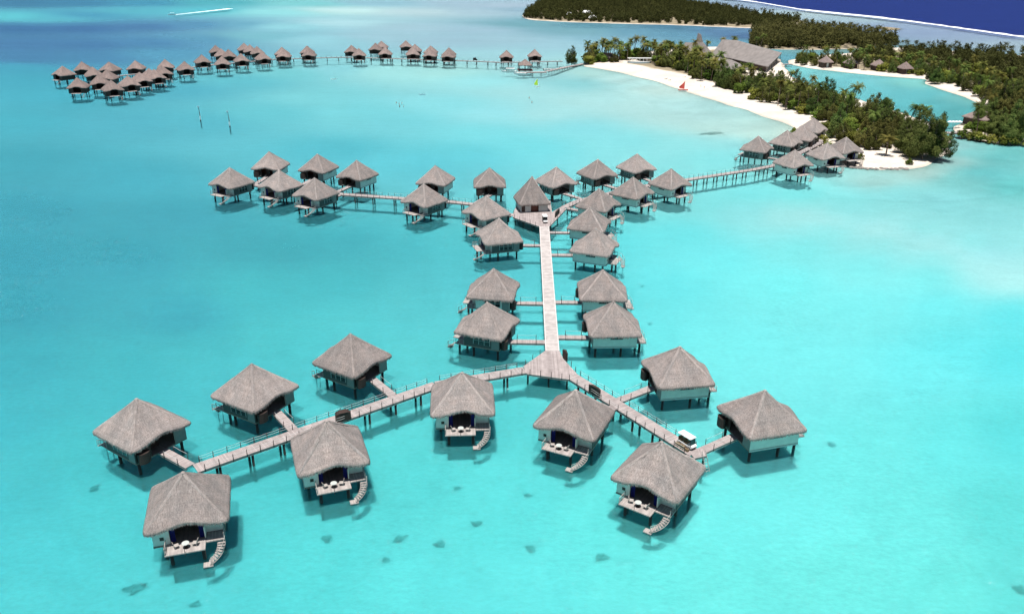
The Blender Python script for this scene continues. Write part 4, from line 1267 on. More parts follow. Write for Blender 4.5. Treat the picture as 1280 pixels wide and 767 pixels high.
# red sailed outrigger on the beach
q = at(854, 113.5, .3)
R = empty('sailing_outrigger', (q.x, q.y, .4), RAD(8)); tag(R, 'outrigger canoe with a red sail pulled up on the beach', 'sailing canoe'); R.scale = (.85,) * 3
hull(MB(), 7, .9, .7, 0).build('hull', M['red_sail'], R)
hull(MB(), 4.5, .35, .4, 0).build('outrigger_float', M['white_paint'], R).location = (0, -2.0, 0)
for x in (-1, 1): MB().tube((x, 0, .7), (x, -2.0, .4), .05, 5).build('outrigger_boom', M['rail'], R)
MB().tube((.6, 0, .4), (.9, .3, 6.6), .07, 6).build('mast', M['rail'], R)
MB().add([(.8, .12, 1.0), (-2.6, .8, 1.5), (-3.1, .5, 2.6), (-1.0, .35, 4.4), (.95, .3, 6.5), (.8, .18, 1.0), (-2.6, .86, 1.5), (-3.1, .56, 2.6), (-1.0, .41, 4.4), (.95, .36, 6.5)],
         [(0, 1, 2, 3, 4), (9, 8, 7, 6, 5), (0, 5, 6, 1), (1, 6, 7, 2), (2, 7, 8, 3), (3, 8, 9, 4), (4, 9, 5, 0)]).build('sail', M['red_sail'], R)
# windsurfer
q = at(672, 109, 0)
R = empty('windsurf_board', (q.x, q.y, .05), RAD(20)); tag(R, 'windsurf board with a lime green sail on pale shallow water', 'windsurf board')
hull(MB(), 3.0, .7, .14, -.05).build('board', M['white_paint'], R)
MB().tube((.2, 0, .12), (-.2, 0, 4.9), .04, 5).build('mast', M['rail'], R)
MB().add([(.15, .02, .9), (-2.3, .5, 1.4), (-1.7, .35, 2.8), (-.2, .02, 4.9), (.15, .05, .9), (-2.3, .53, 1.4), (-1.7, .38, 2.8), (-.2, .05, 4.9)],
         [(0, 1, 2, 3), (7, 6, 5, 4), (0, 4, 5, 1), (1, 5, 6, 2), (2, 6, 7, 3), (3, 7, 4, 0)]).build('sail', M['lime_sail'], R)
# kayaks and floats
def kayak(label, px, rz, m):
    q = at(px[0], px[1], 0)
    R = empty('kayak', (q.x, q.y, .02), RAD(rz)); tag(R, label, 'kayak', 'kayaks on the lagoon')
    hull(MB(), 3.6, .75, .25, -.1).build('hull', M[m], R)
    MB().box(-.5, .3, -.25, .25, .1, .32).build('seat', M['black'], R)
kayak('pale kayak on open water in front of the right cluster of the far pier', (417, 99.5), 10, 'white_paint')
kayak('small grey blue kayak floating right of the group of bathers', (528, 118.5), 12, 'bar_blue')

# channel markers
def marker(label, base, h):
    q = at(base[0], base[1], 0)
    R = empty('channel_marker', (q.x, q.y, 0)); tag(R, label, 'channel marker', 'channel markers on the lagoon')
    MB().tube((0, 0, BED), (0, 0, .9), .28, 8).build('footing', M['pile'], R)
    MB().tube((0, 0, .9), (0, 0, 2.6), .26, 8).build('base', M['white_paint'], R)
    MB().tube((0, 0, 2.6), (-.15, 0, h), .14, 8, .1).build('pole', M['post'], R)
    MB().tube((.35, 0, 2.6), (-.1, 0, h * .85), .05, 5).build('stay', M['rail'], R)
    MB().box(-.75, .2, -.06, .06, h, h + .55).build('top_mark', M['bar_blue'], R)
marker('leaning channel marker post on white base, left of the two', (251, 152), 6.6)
marker('leaning channel marker post on white base, right of the two', (287.5, 159.5), 7.0)

# ------------------------------------------------------------------ people (tiny in the picture)
def person_mesh(name, pose, mat):
    """one continuous skinned body"""
    if pose == 'stand':
        J = [(0,0,.95),(0,.0,1.2),(0,0,1.42),(0,0,1.52),(0,.02,1.68),(-.19,0,1.4),(-.28,.02,1.14),(-.29,.1,.9),(.19,0,1.4),(.28,.02,1.14),(.29,.08,.9),(-.1,0,.9),(-.12,.03,.5),(-.12,0,.06),(-.12,.14,.03),(.1,0,.9),(.12,-.02,.5),(.13,-.08,.06),(.13,.06,.03)]
    else:
        J = [(0,0,.95),(0,.06,1.2),(0,.1,1.42),(0,.12,1.52),(0,.16,1.68),(-.19,.1,1.4),(-.34,.2,1.2),(-.4,.36,1.1),(.19,.1,1.4),(.36,.15,1.22),(.45,.3,1.25),(-.1,0,.9),(-.13,.16,.5),(-.13,.1,.06),(-.13,.24,.03),(.1,0,.9),(.13,-.1,.5),(.14,-.3,.08),(.14,-.18,.03)]
    E_ = [(0,1),(1,2),(2,3),(3,4),(2,5),(5,6),(6,7),(2,8),(8,9),(9,10),(0,11),(11,12),(12,13),(13,14),(0,15),(15,16),(16,17),(17,18)]
    rad = [.14,.13,.15,.06,.105,.07,.05,.035,.07,.05,.035,.095,.065,.045,.04,.095,.065,.045,.04]
    me = bpy.data.meshes.new(name); me.from_pydata(J, E_, []); me.materials.append(mat)
    o = bpy.data.objects.new(name, me); COL.objects.link(o)
    md = o.modifiers.new('skin', 'SKIN')
    for v, r in zip(me.skin_vertices[0].data, rad): v.radius = (r, r)
    me.skin_vertices[0].data[0].use_root = True
    o.modifiers.new('sub', 'SUBSURF').levels = 1
    dg = bpy.context.evaluated_depsgraph_get()
    bm = bpy.data.meshes.new_from_object(o.evaluated_get(dg))
    bpy.data.objects.remove(o)
    bm.materials.clear(); bm.materials.append(mat); bm.shade_smooth()
    return bm
PM = {}
_tmp = bpy.data.meshes.new('t'); 
try:
    PM['stand'] = person_mesh('body', 'stand', M['skin']); PM['walk'] = person_mesh('body', 'walk', M['skin'])
except Exception as ex:
    print('person mesh failed', ex)
def person(label, px, z, pose, suit, rz, group):
    q = at(px[0], px[1], max(z, 0))
    R = empty('person', (q.x, q.y, z), RAD(rz)); tag(R, label, 'person', group)
    mobj('body', PM[pose], R)
    MB().lathe([(.15, .78), (.19, .9), (.165, 1.02)], 10).build('shorts', M[suit], R, True)
    MB().lathe([(.115, 1.68), (.12, 1.75), (.09, 1.82), (.02, 1.85)], 10).build('hair', M['black'], R, True)
def ensure_attr():
    pass
BATH = 'bathers standing in the shallow lagoon'
for i, (px, nm) in enumerate((((495.5, 129.5), 'leftmost bather at the back of the small group in the shallows'), ((499, 130.5), 'bather in the middle of the small group in the shallows'), ((502.5, 130), 'bather at the back right of the small group in the shallows'),
                              ((499.5, 134), 'bather nearest the viewer in the small group in the shallows'), ((504.5, 134), 'rightmost bather in dark shorts of the small group in the shallows'))):
    person(nm, px, -.75, 'stand', ('white_paint', 'red_sail', 'bar_blue', 'black', 'black')[i], i * 70, BATH)
person('bather farther back of the two standing below the lime green sail', (661.5, 123.5), -.6, 'stand', 'white_paint', 20, BATH)
person('bather in front of the two standing below the lime green sail', (664.8, 129), -.6, 'walk', 'black', 200, BATH)
WALK = 'people on the main beach'
person('person in dark shorts walking on the sand right of the red sail', (876, 109.5), .7, 'walk', 'black', 90, WALK)
person('person in light shorts on the sand, right of the walking one by the red sail', (880, 111.5), .7, 'stand', 'bar_blue', 190, WALK)

# beach items
def sunbed(label, px, rz):
    q = at(px[0], px[1], .9)
    R = empty('beach_lounger', (q.x, q.y, .8), RAD(rz)); tag(R, label, 'beach lounger', 'loungers on the main beach')
    MB().box(-.95, .5, -.32, .32, .28, .36).build('mattress', M['black'], R)
    MB().add([(.5, -.32, .3), (.5, .32, .3), (1.05, .32, .75), (1.05, -.32, .75), (.5, -.32, .37), (.5, .32, .37), (1.0, .32, .8), (1.0, -.32, .8)],
             [(3, 2, 1, 0), (4, 5, 6, 7), (0, 1, 5, 4), (1, 2, 6, 5), (2, 3, 7, 6), (3, 0, 4, 7)]).build('backrest', M['black'], R)
    for x in (-.85, .4):
        for y in (-.28, .28): MB().tube((x, y, -.1), (x, y, .28), .03, 5).build('leg', M['frame'], R)
sunbed('dark lounger on the sand, left of the pair up the beach from the red sail', (832.5, 99), 20)
sunbed('dark lounger on the sand, right of the pair up the beach from the red sail', (837, 100.5), 15)
sunbed('dark lounger alone in the shade of the first beach trees', (855, 97), 10)

# ------------------------------------------------------------------ buildings on the island
def hip_roof(mb, x0, x1, y0, y1, z0, z1, rx0, rx1, ry=None, th=.35):
    ry = (y0 + y1) / 2 if ry is None else ry
    vs = [(x0, y0, z0), (x1, y0, z0), (x1, y1, z0), (x0, y1, z0), (rx0, ry, z1), (rx1, ry, z1)]
    lo = [(x, y, z - th) for x, y, z in vs]
    mb.add(vs + lo, [(0, 1, 5, 4), (1, 2, 5), (2, 3, 4, 5), (3, 0, 4),
                     (10, 11, 7, 6), (11, 8, 7), (11, 10, 9, 8), (10, 6, 9), (0, 6, 7, 1), (1, 7, 8, 2), (2, 8, 9, 3), (3, 9, 6, 0)])
    return mb
# restaurant hall: long low roofs, ridge falling to the right, and a steep tower roof
c = at(930, 76, 1)
R = empty('restaurant_hall', (c.x, c.y, 1), RAD(-27)); tag(R, 'large hall with broad grey shingle roof and a steep tower among the palms', 'restaurant')
def rl(u, v, z):
    q = at(u, v, z + 1); d = q - Vector((c.x, c.y, 1)); a = RAD(27)
    return (d.x * cos(a) - d.y * sin(a), d.x * sin(a) + d.y * cos(a), z)
def slab(pts, faces, th=.5):
    n = len(pts); edges = {}
    for f in faces:
        for i in range(len(f)):
            e = (f[i], f[(i + 1) % len(f)]); edges[e] = 1
    F_ = [tuple(f) for f in faces] + [tuple(i + n for i in reversed(f)) for f in faces]
    for (i, j) in edges:
        if (j, i) not in edges: F_.append((j, i, i + n, j + n))
    return MB().add(pts + [(x, y, z - th) for x, y, z in pts], F_)
RP = [rl(903, 49.5, 15), rl(921, 50.5, 14), rl(977.5, 66, 6), rl(960, 83.5, 4.2), rl(913, 73, 4.6), rl(889, 68.5, 5.0)]
bk = [(-22, 22, 4), (20, 24, 4)]
slab(RP + bk, [(0, 4, 3, 2, 1), (0, 5, 4), (0, 1, 7, 6), (1, 2, 7), (0, 6, 5)]).build('roof', M['shingle'], R)
LP = [rl(897, 71, 4.5), rl(915, 75, 4.5), rl(941, 87, 3.2), rl(916, 87, 2.8), rl(893, 80, 2.8)]
slab(LP, [(0, 4, 3, 2, 1)]).build('lower_roof', M['shingle'], R)
hip_roof(MB(), -52, -34, -4, 8, 4, 11.0, -48, -38).build('wing_roof', M['shingle'], R)
MB().add([(-41, -6, 4), (-27, -6, 4), (-27, 6, 4), (-41, 6, 4), (-38.5, -2, 12), (-34, -2, 12), (-34, 2.5, 12), (-38.5, 2.5, 12), (-37.8, -.8, 18.5), (-35.5, -.8, 17.5), (-35.5, 1, 17.5), (-37.8, 1, 18.5)],
         [(0, 1, 5, 4), (1, 2, 6, 5), (2, 3, 7, 6), (3, 0, 4, 7), (4, 5, 9, 8), (5, 6, 10, 9), (6, 7, 11, 10), (7, 4, 8, 11), (8, 9, 10, 11)]).build('tower_roof', M['shingle'], R)
WB = [RP[5], RP[4], RP[3], RP[2], bk[1], bk[0]]
cx_ = sum(p[0] for p in WB) / 6; cy_ = sum(p[1] for p in WB) / 6
MB().prism([(cx_ + (x - cx_) * .9, cy_ + (y - cy_) * .9) for x, y, z in WB], -.6, 3.6).build('wall', M['dark_wood'], R)
for i in range(9):
    t = i / 8; x = RP[3][0] + (RP[2][0] - RP[3][0]) * t; y = RP[3][1] + (RP[2][1] - RP[3][1]) * t
    x, y = cx_ + (x - cx_) * .97, cy_ + (y - cy_) * .97
    MB().tube((x, y, -.6), (x, y, 3.5 + 1.4 * t), .2, 6).build('column', M['rail'], R)
# low thatched roof hut near the lone tree
c = at(757, 76, 1)
R = empty('beach_hut', (c.x, c.y, .9), RAD(8)); tag(R, 'low thatched hut among palms at the far left of the main beach', 'hut')
hip_roof(MB(), -9, 9, -5.5, 5.5, 2.6, 6.0, -4, 4).build('roof', M['thatch_far'], R)
MB().box(-7.8, 7.8, -4.4, 4.4, -.5, 2.9).build('wall', M['dark_wood'], R)
# beach bar
c = at(800, 79.5, 1)
R = empty('beach_bar', (c.x, c.y, .8), RAD(3)); tag(R, 'white open beach bar with curved pale blue counter under palms', 'bar')
P = [(9 * cos(RAD(a)), 3 + 5.0 * sin(RAD(a))) for a in range(180, 361, 15)]
MB().prism(P, -.4, 1.5).build('counter', M['bar_blue'], R)
MB().prism([(x * 1.02, y - .04) for x, y in P], 1.51, 1.62).build('counter_top', M['white_paint'], R)
for x in (-8, -5.3, -2.6, 0, 2.6, 5.3, 8):
    MB().tube((x, 1.2, 1.63), (x, 1.2, 3.6), .18, 6).build('column', M['white_paint'], R)
MB().box(-9, 9, .4, 4.2, 3.61, 3.95).build('canopy', M['white_paint'], R)
# garden bungalows on the strip beach
def garden_bungalow(label, apex, S=8.6, rz=10, ze=3.4, dz=4.6, g='thatched bungalows on the strip beach', m='thatch_far'):
    q = at(apex[0], apex[1], 1 + ze + dz)
    R = empty('garden_bungalow', (q.x, q.y, 1), RAD(rz)); tag(R, label, 'bungalow', g)
    mobj('roof', roof_mesh('garden_roof', S, ze, dz, M[m], ns=12, nt=5, seed=int(apex[0])), R)
    k = S / 2 - .9
    mb = MB().box(-k, -1, -k, -k + .15, 0, ze + .6).box(1, k, -k, -k + .15, 0, ze + .6).box(-k, -k + .15, -k + .16, k, 0, ze + .6).box(k - .15, k, -k + .16, k, 0, ze + .6).box(-k + .16, k - .16, k - .15, k, 0, ze + .6)
    mb.build('wall', M['dark_wood'], R)
    MB().box(-1, 1, -k + .5, -k + .6, 0, ze).build('door', M['frame'], R)
    MB().box(-k - .5, k + .5, -k - 1.4, k + .5, -.5, -.02).build('floor', M['deck'], R)
for lab, ap in (('leftmost small thatched bungalow behind the strip beach', (1033.5, 69.5)), ('second small thatched bungalow from the left behind the strip beach', (1065, 71)),
                ('third small thatched bungalow from the left behind the strip beach', (1099.5, 73.5)), ('rightmost small bungalow behind the strip beach, greenish roof half in foliage', (1133, 77))):
    garden_bungalow(lab, ap)
garden_bungalow('brown thatched pavilion in the trees beside the footbridge at right', (1231, 134), 13, 25, 3.2, 5.0, 'pavilions by the footbridge')
for i, (px, w, h, lab) in enumerate((((733, 17.5), 14, 6, 'largest white roofed house in the woods of the back island'), ((741, 22.5), 11, 4.6, 'white roofed house low at the shore of the back island'), ((711.5, 18.5), 8, 4.5, 'small white roofed house left of the others on the back island'))):
    c = at(px[0], px[1] + 3, 1)
    R = empty('shore_house', (c.x, c.y, 1), 0); tag(R, lab, 'house', 'houses on the back island')
    hip_roof(MB(), -w / 2, w / 2, -5, 5, h - 1.5, h + 1.5, -w / 4, w / 4).build('roof', M['white_paint'], R)
    MB().box(-w / 2 + .8, w / 2 - .8, -4.3, 4.3, -.5, h - 1.4).build('wall', M['frame'], R)
    for x in (-w / 4, w / 4): MB().box(x - .8, x + .8, -4.36, -4.303, h - 4, h - 2).build('window', M['glass'], R)
# footbridge
boardwalk('footbridge', 'low footbridge between the peninsula and the wooded land at right', at(1180, 165.5, 1.8), at(1216, 167.5, 1.8), 3, 1.9, 'footbridge', None, piles=6, post=3, ropes=1)
for i, u in enumerate((1186.5, 1190.5, 1194.5, 1198.5)):
    q = at(u, 157.5, 1.2)
    R = empty('parasol', (q.x, q.y, 1)); tag(R, f'white parasol, {ORD[i]} from the left, among bright palms behind the footbridge', 'parasol', 'white parasols behind the footbridge')
    MB().tube((0, 0, -.5), (0, 0, 2.4), .05, 6).build('pole', M['frame'], R)
    MB().lathe([(1.3, 2.1), (1.25, 2.2), (.05, 2.75)], 8).build('canopy', M['white_paint'], R)
boardwalk('footbridge', 'small footbridge from the restaurant hall to the strip beach', at(977, 80.5, 1.6), at(990, 80.2, 1.6), 2.5, 1.7, 'footbridge', None, piles=7, post=0)

# retaining rocks along the tip
random.seed(11)
for i in range(14):
    u = 1052 + i * 6.2; v = 207.5 + 3.5 * min(1, i / 5) + random.uniform(-.6, .6)
    q = at(u, v, .1)
    bm = bmesh.new(); bmesh.ops.create_icosphere(bm, subdivisions=2, radius=1)
    for w in bm.verts:
        w.co *= 1 + .3 * mnoise.noise(w.co * 1.3 + Vector((i * 5, 0, 0)))
        w.co = Vector((w.co.x * random.uniform(1.1, 1.15), w.co.y * .8, w.co.z * .5))
    me = bpy.data.meshes.new('shore_rock'); bm.to_mesh(me); bm.free(); me.materials.append(M['stone'])
    o = bpy.data.objects.new('shore_rock', me); COL.objects.link(o); o.location = q; o.scale = (1.1,) * 3
    o.rotation_euler = (0, 0, i)
    tag(o, 'low brown rock in the line edging the sandy shore of the island tip', 'rock', 'rocks edging the island tip')

# ------------------------------------------------------------------ coral heads on the bed
random.seed(5)
CORAL = [(119,611,1.0,1,'left of the nearest left bungalow, below the leftmost near bungalow'),(172,735,2.0,.7,'long, at the bottom left corner'),(244,755,.9,1,'at the bottom edge, right of the long one'),(410,674,1.0,1,'below the bungalow with blue curtains'),(500,673,1.3,.7,'in the middle foreground, upper of two'),
         (549,680,1.3,.8,'in the middle foreground, right of two'),(482,700,.8,1,'small, in the middle foreground, lowest'),(571,610,.8,1,'below the bungalow that faces the viewer squarely'),(596,655,1.2,.8,'between the middle foreground and the fork bungalow'),(663,686,.9,1,'small, below the fork bungalow'),
         (752,697,1.5,.6,'elongated, left of the nearest lower right bungalow'),(660,619,.8,1,'small, left of the stair of the fork bungalow'),(1040,556,1.0,1,'faint, right of the rightmost near bungalow'),(1276,738,1.2,1,'at the lower right corner'),
         (812,405,.7,1,'small, right of the nearest roof along the straight boardwalk'),(803,358,.8,.6,'small, right of the second right bungalow'),(893,167,9,.35,'long dark patch off the main beach')]
for i, (u, v, r, asp, where) in enumerate(CORAL):
    r *= .72
    q = at(u, v, BED)
    bm = bmesh.new(); bmesh.ops.create_icosphere(bm, subdivisions=3, radius=1)
    for w in bm.verts:
        k = .8 + .8 * mnoise.noise(w.co * 1.3 + Vector((i * 7, 0, 0))) + .6 * mnoise.noise(w.co * 3.1 + Vector((i * 7, 3, 0)))
        w.co = Vector((w.co.x * k * r, w.co.y * k * r * asp, w.co.z * k * min(.4, r * .35)))
    me = bpy.data.meshes.new('coral_head'); bm.to_mesh(me); bm.free(); me.materials.append(M['coral']); me.shade_smooth()
    o = bpy.data.objects.new('coral_head', me); COL.objects.link(o); o.location = q
    o.rotation_euler = (0, 0, .5)
    tag(o, f'dark underwater coral patch, {where}', 'coral', 'coral patches under the water')

# ------------------------------------------------------------------ trees
def leaf_mesh(name, tris, shades, mat):
    V = np.array(tris, np.float32).reshape(-1, 3)
    n = len(V) // 3
    me = bpy.data.meshes.new(name)
    me.vertices.add(len(V)); me.loops.add(len(V)); me.polygons.add(n)
    me.vertices.foreach_set('co', V.ravel())
    me.loops.foreach_set('vertex_index', np.arange(len(V), dtype=np.int32))
    me.polygons.foreach_set('loop_start', np.arange(0, len(V), 3, dtype=np.int32))
    me.polygons.foreach_set('loop_total', np.full(n, 3, np.int32))
    a = me.attributes.new('leaf', 'FLOAT', 'FACE')
    a.data.foreach_set('value', np.array(shades, np.float32))
    me.materials.append(mat); me.update(); me.validate()
    return me

def crown_clumps(rs, clumps, per, size, flat=.6, up=.3):
    """leaf triangles scattered through a set of ellipsoid clumps; each clump has its own shade"""
    T_, S_ = [], []
    for (c, r, rz) in clumps:
        sh0 = rs.uniform(0, 1)
        n = max(6, int(per * r * r))
        d = rs.normal(size=(n, 3)); d /= np.linalg.norm(d, axis=1)[:, None]
        rad = rs.uniform(.45, 1.05, n) ** .6
        P = np.array(c) + d * rad[:, None] * np.array([r, r, rz])
        for p, dd in zip(P, d):
            nn = dd * .7 + rs.normal(size=3) * .45 + np.array([0, 0, up + .35])
            a = np.cross(rs.normal(size=3), nn); a /= np.linalg.norm(a) + 1e-6
            b = np.cross(nn, a); b /= np.linalg.norm(b) + 1e-6
            s = size * rs.uniform(.6, 1.4)
            T_ += [p - a * s - b * s * flat * .5, p + a * s - b * s * flat * .5, p + b * s * flat + a * s * rs.uniform(-.5, .5)]
            S_.append(np.clip(sh0 * .6 + rs.uniform(0, .45), 0, 1))
    return T_, S_

def ironwood(seed, H, W, spires=1, per=80, size=.31, pointy=False):
    rs = np.random.RandomState(seed)
    clumps = []
    axes = [(0, 0, 1.0)] + [(rs.uniform(-.45, .45) * W, rs.uniform(-.45, .45) * W, rs.uniform(.62, .92)) for _ in range(spires)]
    limbs = []
    for ax, ay, hh in axes:
        n = int(H * hh * 2.0)
        for i in range(n):
            t = (i + rs.uniform(0, 1)) / n
            z = H * hh * (.14 + .86 * t)
            prof = (sin(min(1, t * 2.4) * pi / 2)) * (1 - t) ** .75 * 1.15 if pointy else (sin(min(1, t * 1.9) * pi / 2)) * (1 - t ** 1.6) ** .8 * 1.1
            R_ = W * .5 * prof * (1 if spires == 0 else .72) + .15
            a = rs.uniform(0, 2 * pi); q = R_ * rs.uniform(.35, 1.0)
            c = (ax * (1 - .2 * t) + q * cos(a), ay + q * sin(a), z + q * .12)
            r = max(.5, W * .15 * (1.1 - t * .7)) * rs.uniform(.7, 1.35)
            clumps.append((c, r, r * .9))
            if i % 3 == 0: limbs.append(((ax * .5, ay * .5, z * .8), c))
    T_, S_ = crown_clumps(rs, clumps, per, size, .42)
    tr = MB()
    pts = [(.25 * sin(i * 1.3 + seed), .2 * cos(i + seed), H * .9 * i / 6 - (.6 if i == 0 else 0)) for i in range(7)]
    for i in range(6): tr.tube(pts[i], pts[i + 1], .32 * (1 - i / 6.5), 7, .32 * (1 - (i + 1) / 6.5))
    for a, b in limbs: tr.tube(a, b, .09, 4, .03)
    return T_, S_, tr

def bushy(seed, H, W, per=30, size=.45):
    rs = np.random.RandomState(seed)
    clumps = []
    n = int(16 + W * 2)
    for i in range(n):
        a = rs.uniform(0, 2 * pi); q = W * .5 * math.sqrt(rs.uniform(0, 1)) * .85
        top = H * (1 - .5 * (q / (W * .5)) ** 2)
        z = rs.uniform(.3, 1.0) * top
        r = rs.uniform(.13, .24) * W
        clumps.append(((q * cos(a), q * sin(a), max(z - r * .4, r * .5)), r, r * .75))
    T_, S_ = crown_clumps(rs, clumps, per, size, .7, .6)
    tr = MB()
    for k in range(3):
        a = k * 2.1 + seed
        tr.tube((0, 0, -.6), (.5 * cos(a), .5 * sin(a), H * .35), .2, 6, .14).tube((.5 * cos(a), .5 * sin(a), H * .35), (W * .25 * cos(a), W * .25 * sin(a), H * .75), .14, 6, .04)
    return T_, S_, tr

def palm(seed, H, lean=1.5, fl=3.9):
    rs = np.random.RandomState(seed)
    T_, S_ = [], []
    tr = MB()
    top = None
    la = rs.uniform(0, 2 * pi)
    pts = [(lean * (t ** 1.8) * cos(la), lean * (t ** 1.8) * sin(la), H * t - (.6 if t == 0 else 0)) for t in [i / 7 for i in range(8)]]
    for i in range(7): tr.tube(pts[i], pts[i + 1], .24 - .012 * i - (.0 if i else -.08), 7, .23 - .012 * (i + 1))
    top = np.array(pts[-1])
    nf = 24
    for f in range(nf):
        a = f * 2.399 + rs.uniform(-.2, .2)
        el = RAD(rs.uniform(-15, 75) if f > 6 else rs.uniform(50, 85))
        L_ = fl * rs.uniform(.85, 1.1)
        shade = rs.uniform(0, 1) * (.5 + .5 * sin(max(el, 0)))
        h = np.array([cos(a), sin(a), 0]); side = np.array([-sin(a), cos(a), 0])
        P = []
        p = top.copy(); e = el
        n = 9
        for i in range(n + 1):
            P.append(p.copy())
            p = p + (h * cos(e) + np.array([0, 0, 1]) * sin(e)) * L_ / n
            e -= RAD(9 + 6 * cos(el))
        for i in range(n):
            t = (i + .5) / n
            ll = 1.05 * sin(pi * min(1, .18 + t * .8)) * fl / 4
            d = P[i + 1] - P[i]
            for s in (-1, 1):
                for j in range(2):
                    b0 = P[i] + d * (.5 * j)
                    tip = b0 + d * .9 + side * s * ll - np.array([0, 0, ll * (.35 + rs.uniform(0, .3))])
                    T_ += [b0, b0 + d * .42, tip]
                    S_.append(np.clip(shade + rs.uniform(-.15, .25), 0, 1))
        # midrib
        for i in range(n):
            T_ += [P[i] - side * .04, P[i] + side * .04, P[i + 1]]; S_.append(.9)
    # young centre
    return T_, S_, tr

class Tree:
    def __init__(self, name, kind, T_, S_, tr, lab):
        self.name, self.T, self.S = name, T_, S_
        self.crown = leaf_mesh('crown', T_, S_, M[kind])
        self.trunk = tr.mesh('trunk', M['trunk'], True)
        self.trunk_v = tr
    def put(self, x, y, z, s, rz, label, group, sz=None):
        R = empty(self.name, (x, y, z), rz); R.scale = (s * rt.uniform(.88, 1.12), s * rt.uniform(.88, 1.12), sz or s * rt.uniform(.82, 1.2))
        tag(R, label, 'tree' if 'shrub' not in self.name else 'shrub', group)
        mobj('crown', self.crown, R); mobj('trunk', self.trunk, R)
        return R

IW = [Tree('ironwood_tree', 'iron', *ironwood(s, 12, 10, sp), '') for s, sp in ((1, 2), (2, 3), (3, 4), (4, 1))]
IWB = [Tree('ironwood_tree', 'iron', *ironwood(s, 20, 12, sp, 85, .30, True), '') for s, sp in ((11, 4), (12, 5))]
BU = [Tree('broadleaf_tree', 'bush', *bushy(s, 7, 8), '') for s in (21, 22, 23)]
SH = [Tree('shrub', 'bush', *bushy(s, 2.6, 4, 60, .3), '') for s in (31, 32)]
PA = [Tree('coconut_palm', 'palm', *palm(s, 10.5, l), '') for s, l in ((41, 1.0), (42, 2.4), (43, 1.6), (44, .5))]

def in_poly(x, y, poly):
    c = False; n = len(poly)
    for i in range(n):
        ax, ay = poly[i]; bx, by = poly[(i + 1) % n]
        if (ay > y) != (by > y) and x < (bx - ax) * (y - ay) / (by - ay) + ax: c = not c
    return c
def scatter(pxs, spacing, n_max, seed, taken):
    poly = [tuple(at(u, v)[:2]) for u, v in pxs]
    P = np.array(poly); rs = random.Random(seed); out = []
    lo, hi = P.min(0), P.max(0)
    for _ in range(n_max * 60):
        if len(out) >= n_max: break
        x, y = rs.uniform(lo[0], hi[0]), rs.uniform(lo[1], hi[1])
        if not in_poly(x, y, poly): continue
        if any((x - a) ** 2 + (y - b) ** 2 < spacing ** 2 for a, b in taken): continue
        taken.append((x, y)); out.append((x, y))
    return out
taken = [(x, y) for x, y, *_ in HUTS[33:]]
rt = random.Random(99)
def tput(tree, u, v, s, label, group=None, sz=None):
    q = at(u, v, .9); taken.append((q.x, q.y))
    return tree.put(q.x, q.y, .8, s, rt.uniform(0, 6.28), label, group, sz)
# single trees one can point to
tput(IWB[0], 1152, 198, 1.08, 'tallest dark ironwood tree at the very tip of the peninsula')
tput(IWB[1], 1169, 196, .82, 'dark ironwood tree at the tip, right of the tallest one')
tput(IWB[1], 1138, 193, .7, 'dark ironwood tree at the tip, left of the tallest one')
tput(IWB[0], 1128, 184, .66, 'shorter ironwood tree behind the pale palm of the island tip')
tput(PA[3], 1107, 195.5, 1.3, 'pale coconut palm standing alone on the sand of the island tip', None, .66)
tput(IW[1], 715, 81, .95, 'bushy lone tree at the shore end of the far pier')
tput(BU[0], 736, 80, 1.0, 'rounded green tree at the left end of the main beach')
tput(SH[0], 994, 168, 1.15, 'small green shrub between the island tip bungalows and the beach')
tput(SH[1], 1035, 187, 1.3, 'green shrub behind the bungalow roofs of the island tip')
tput(SH[0], 1075, 199, .9, 'low shrub on the sand right of the rightmost island tip bungalow')
tput(SH[1], 1136, 204, .7, 'low shrub on the sand below the tip ironwoods')
tput(BU[1], 1027, 178, .6, 'bright green tree squeezed behind the island tip roofs')
for i, (u, v, sc) in enumerate(((1246, 172, .8), (1262, 176, .95), (1278, 172, 1.0), (1236, 158, .8), (1256, 160, .9), (1272, 156, .95), (1248, 145, .8), (1266, 138, .8), (1164, 101, .62), (1170, 104, .6), (1284, 140, .9), (1240, 130, .7))):
    q = at(u, v, .9); taken.append((q.x, q.y))
    IWB[i % 2].put(q.x, q.y, .8, sc, i * 1.3, 'tall dark ironwood tree in the dense wood right of the footbridge' if i not in (8, 9) else 'dark ironwood tree between the two strip beaches', 'tall ironwoods at the right edge' if i not in (8, 9) else 'ironwoods between the strip beaches')
for i, (u, v) in enumerate(((1205, 171), (1215, 172.5), (1226, 174), (1238, 176.5), (1250, 178), (1262, 179), (1274, 179.5), (1210, 160), (1222, 163))):
    q = at(u, v, .9)
    SH[i % 2].put(q.x, q.y, .7, rt.uniform(1.1, 1.7), i, 'dark shrub edging the wooded shore right of the footbridge', 'shrubs right of the footbridge')
# wood behind the main beach
W1 = [(893,108),(920,119),(955,131),(985,142),(1018,150),(1040,160),(1068,172),(1095,182),(1125,180),(1150,178),(1150,172),(1120,165),(1100,154),(1080,149),(1050,137),(1010,124),(985,116),(958,108),(930,106),(905,105)]
for x, y in scatter(W1, 4.7, 125, 5, taken):
    k = rt.random()
    if k < .5: IW[rt.randrange(4)].put(x, y, .9, rt.uniform(.72, 1.1), rt.uniform(0, 6), 'feathery olive ironwood tree in the wood behind the main beach', 'ironwood trees behind the main beach')
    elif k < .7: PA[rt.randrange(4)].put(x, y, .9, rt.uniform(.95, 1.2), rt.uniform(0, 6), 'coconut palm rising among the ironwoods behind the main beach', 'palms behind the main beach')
    else: BU[rt.randrange(3)].put(x, y, .9, rt.uniform(.7, 1.0), rt.uniform(0, 6), 'broad green tree in the wood behind the main beach', 'broadleaf trees behind the main beach')
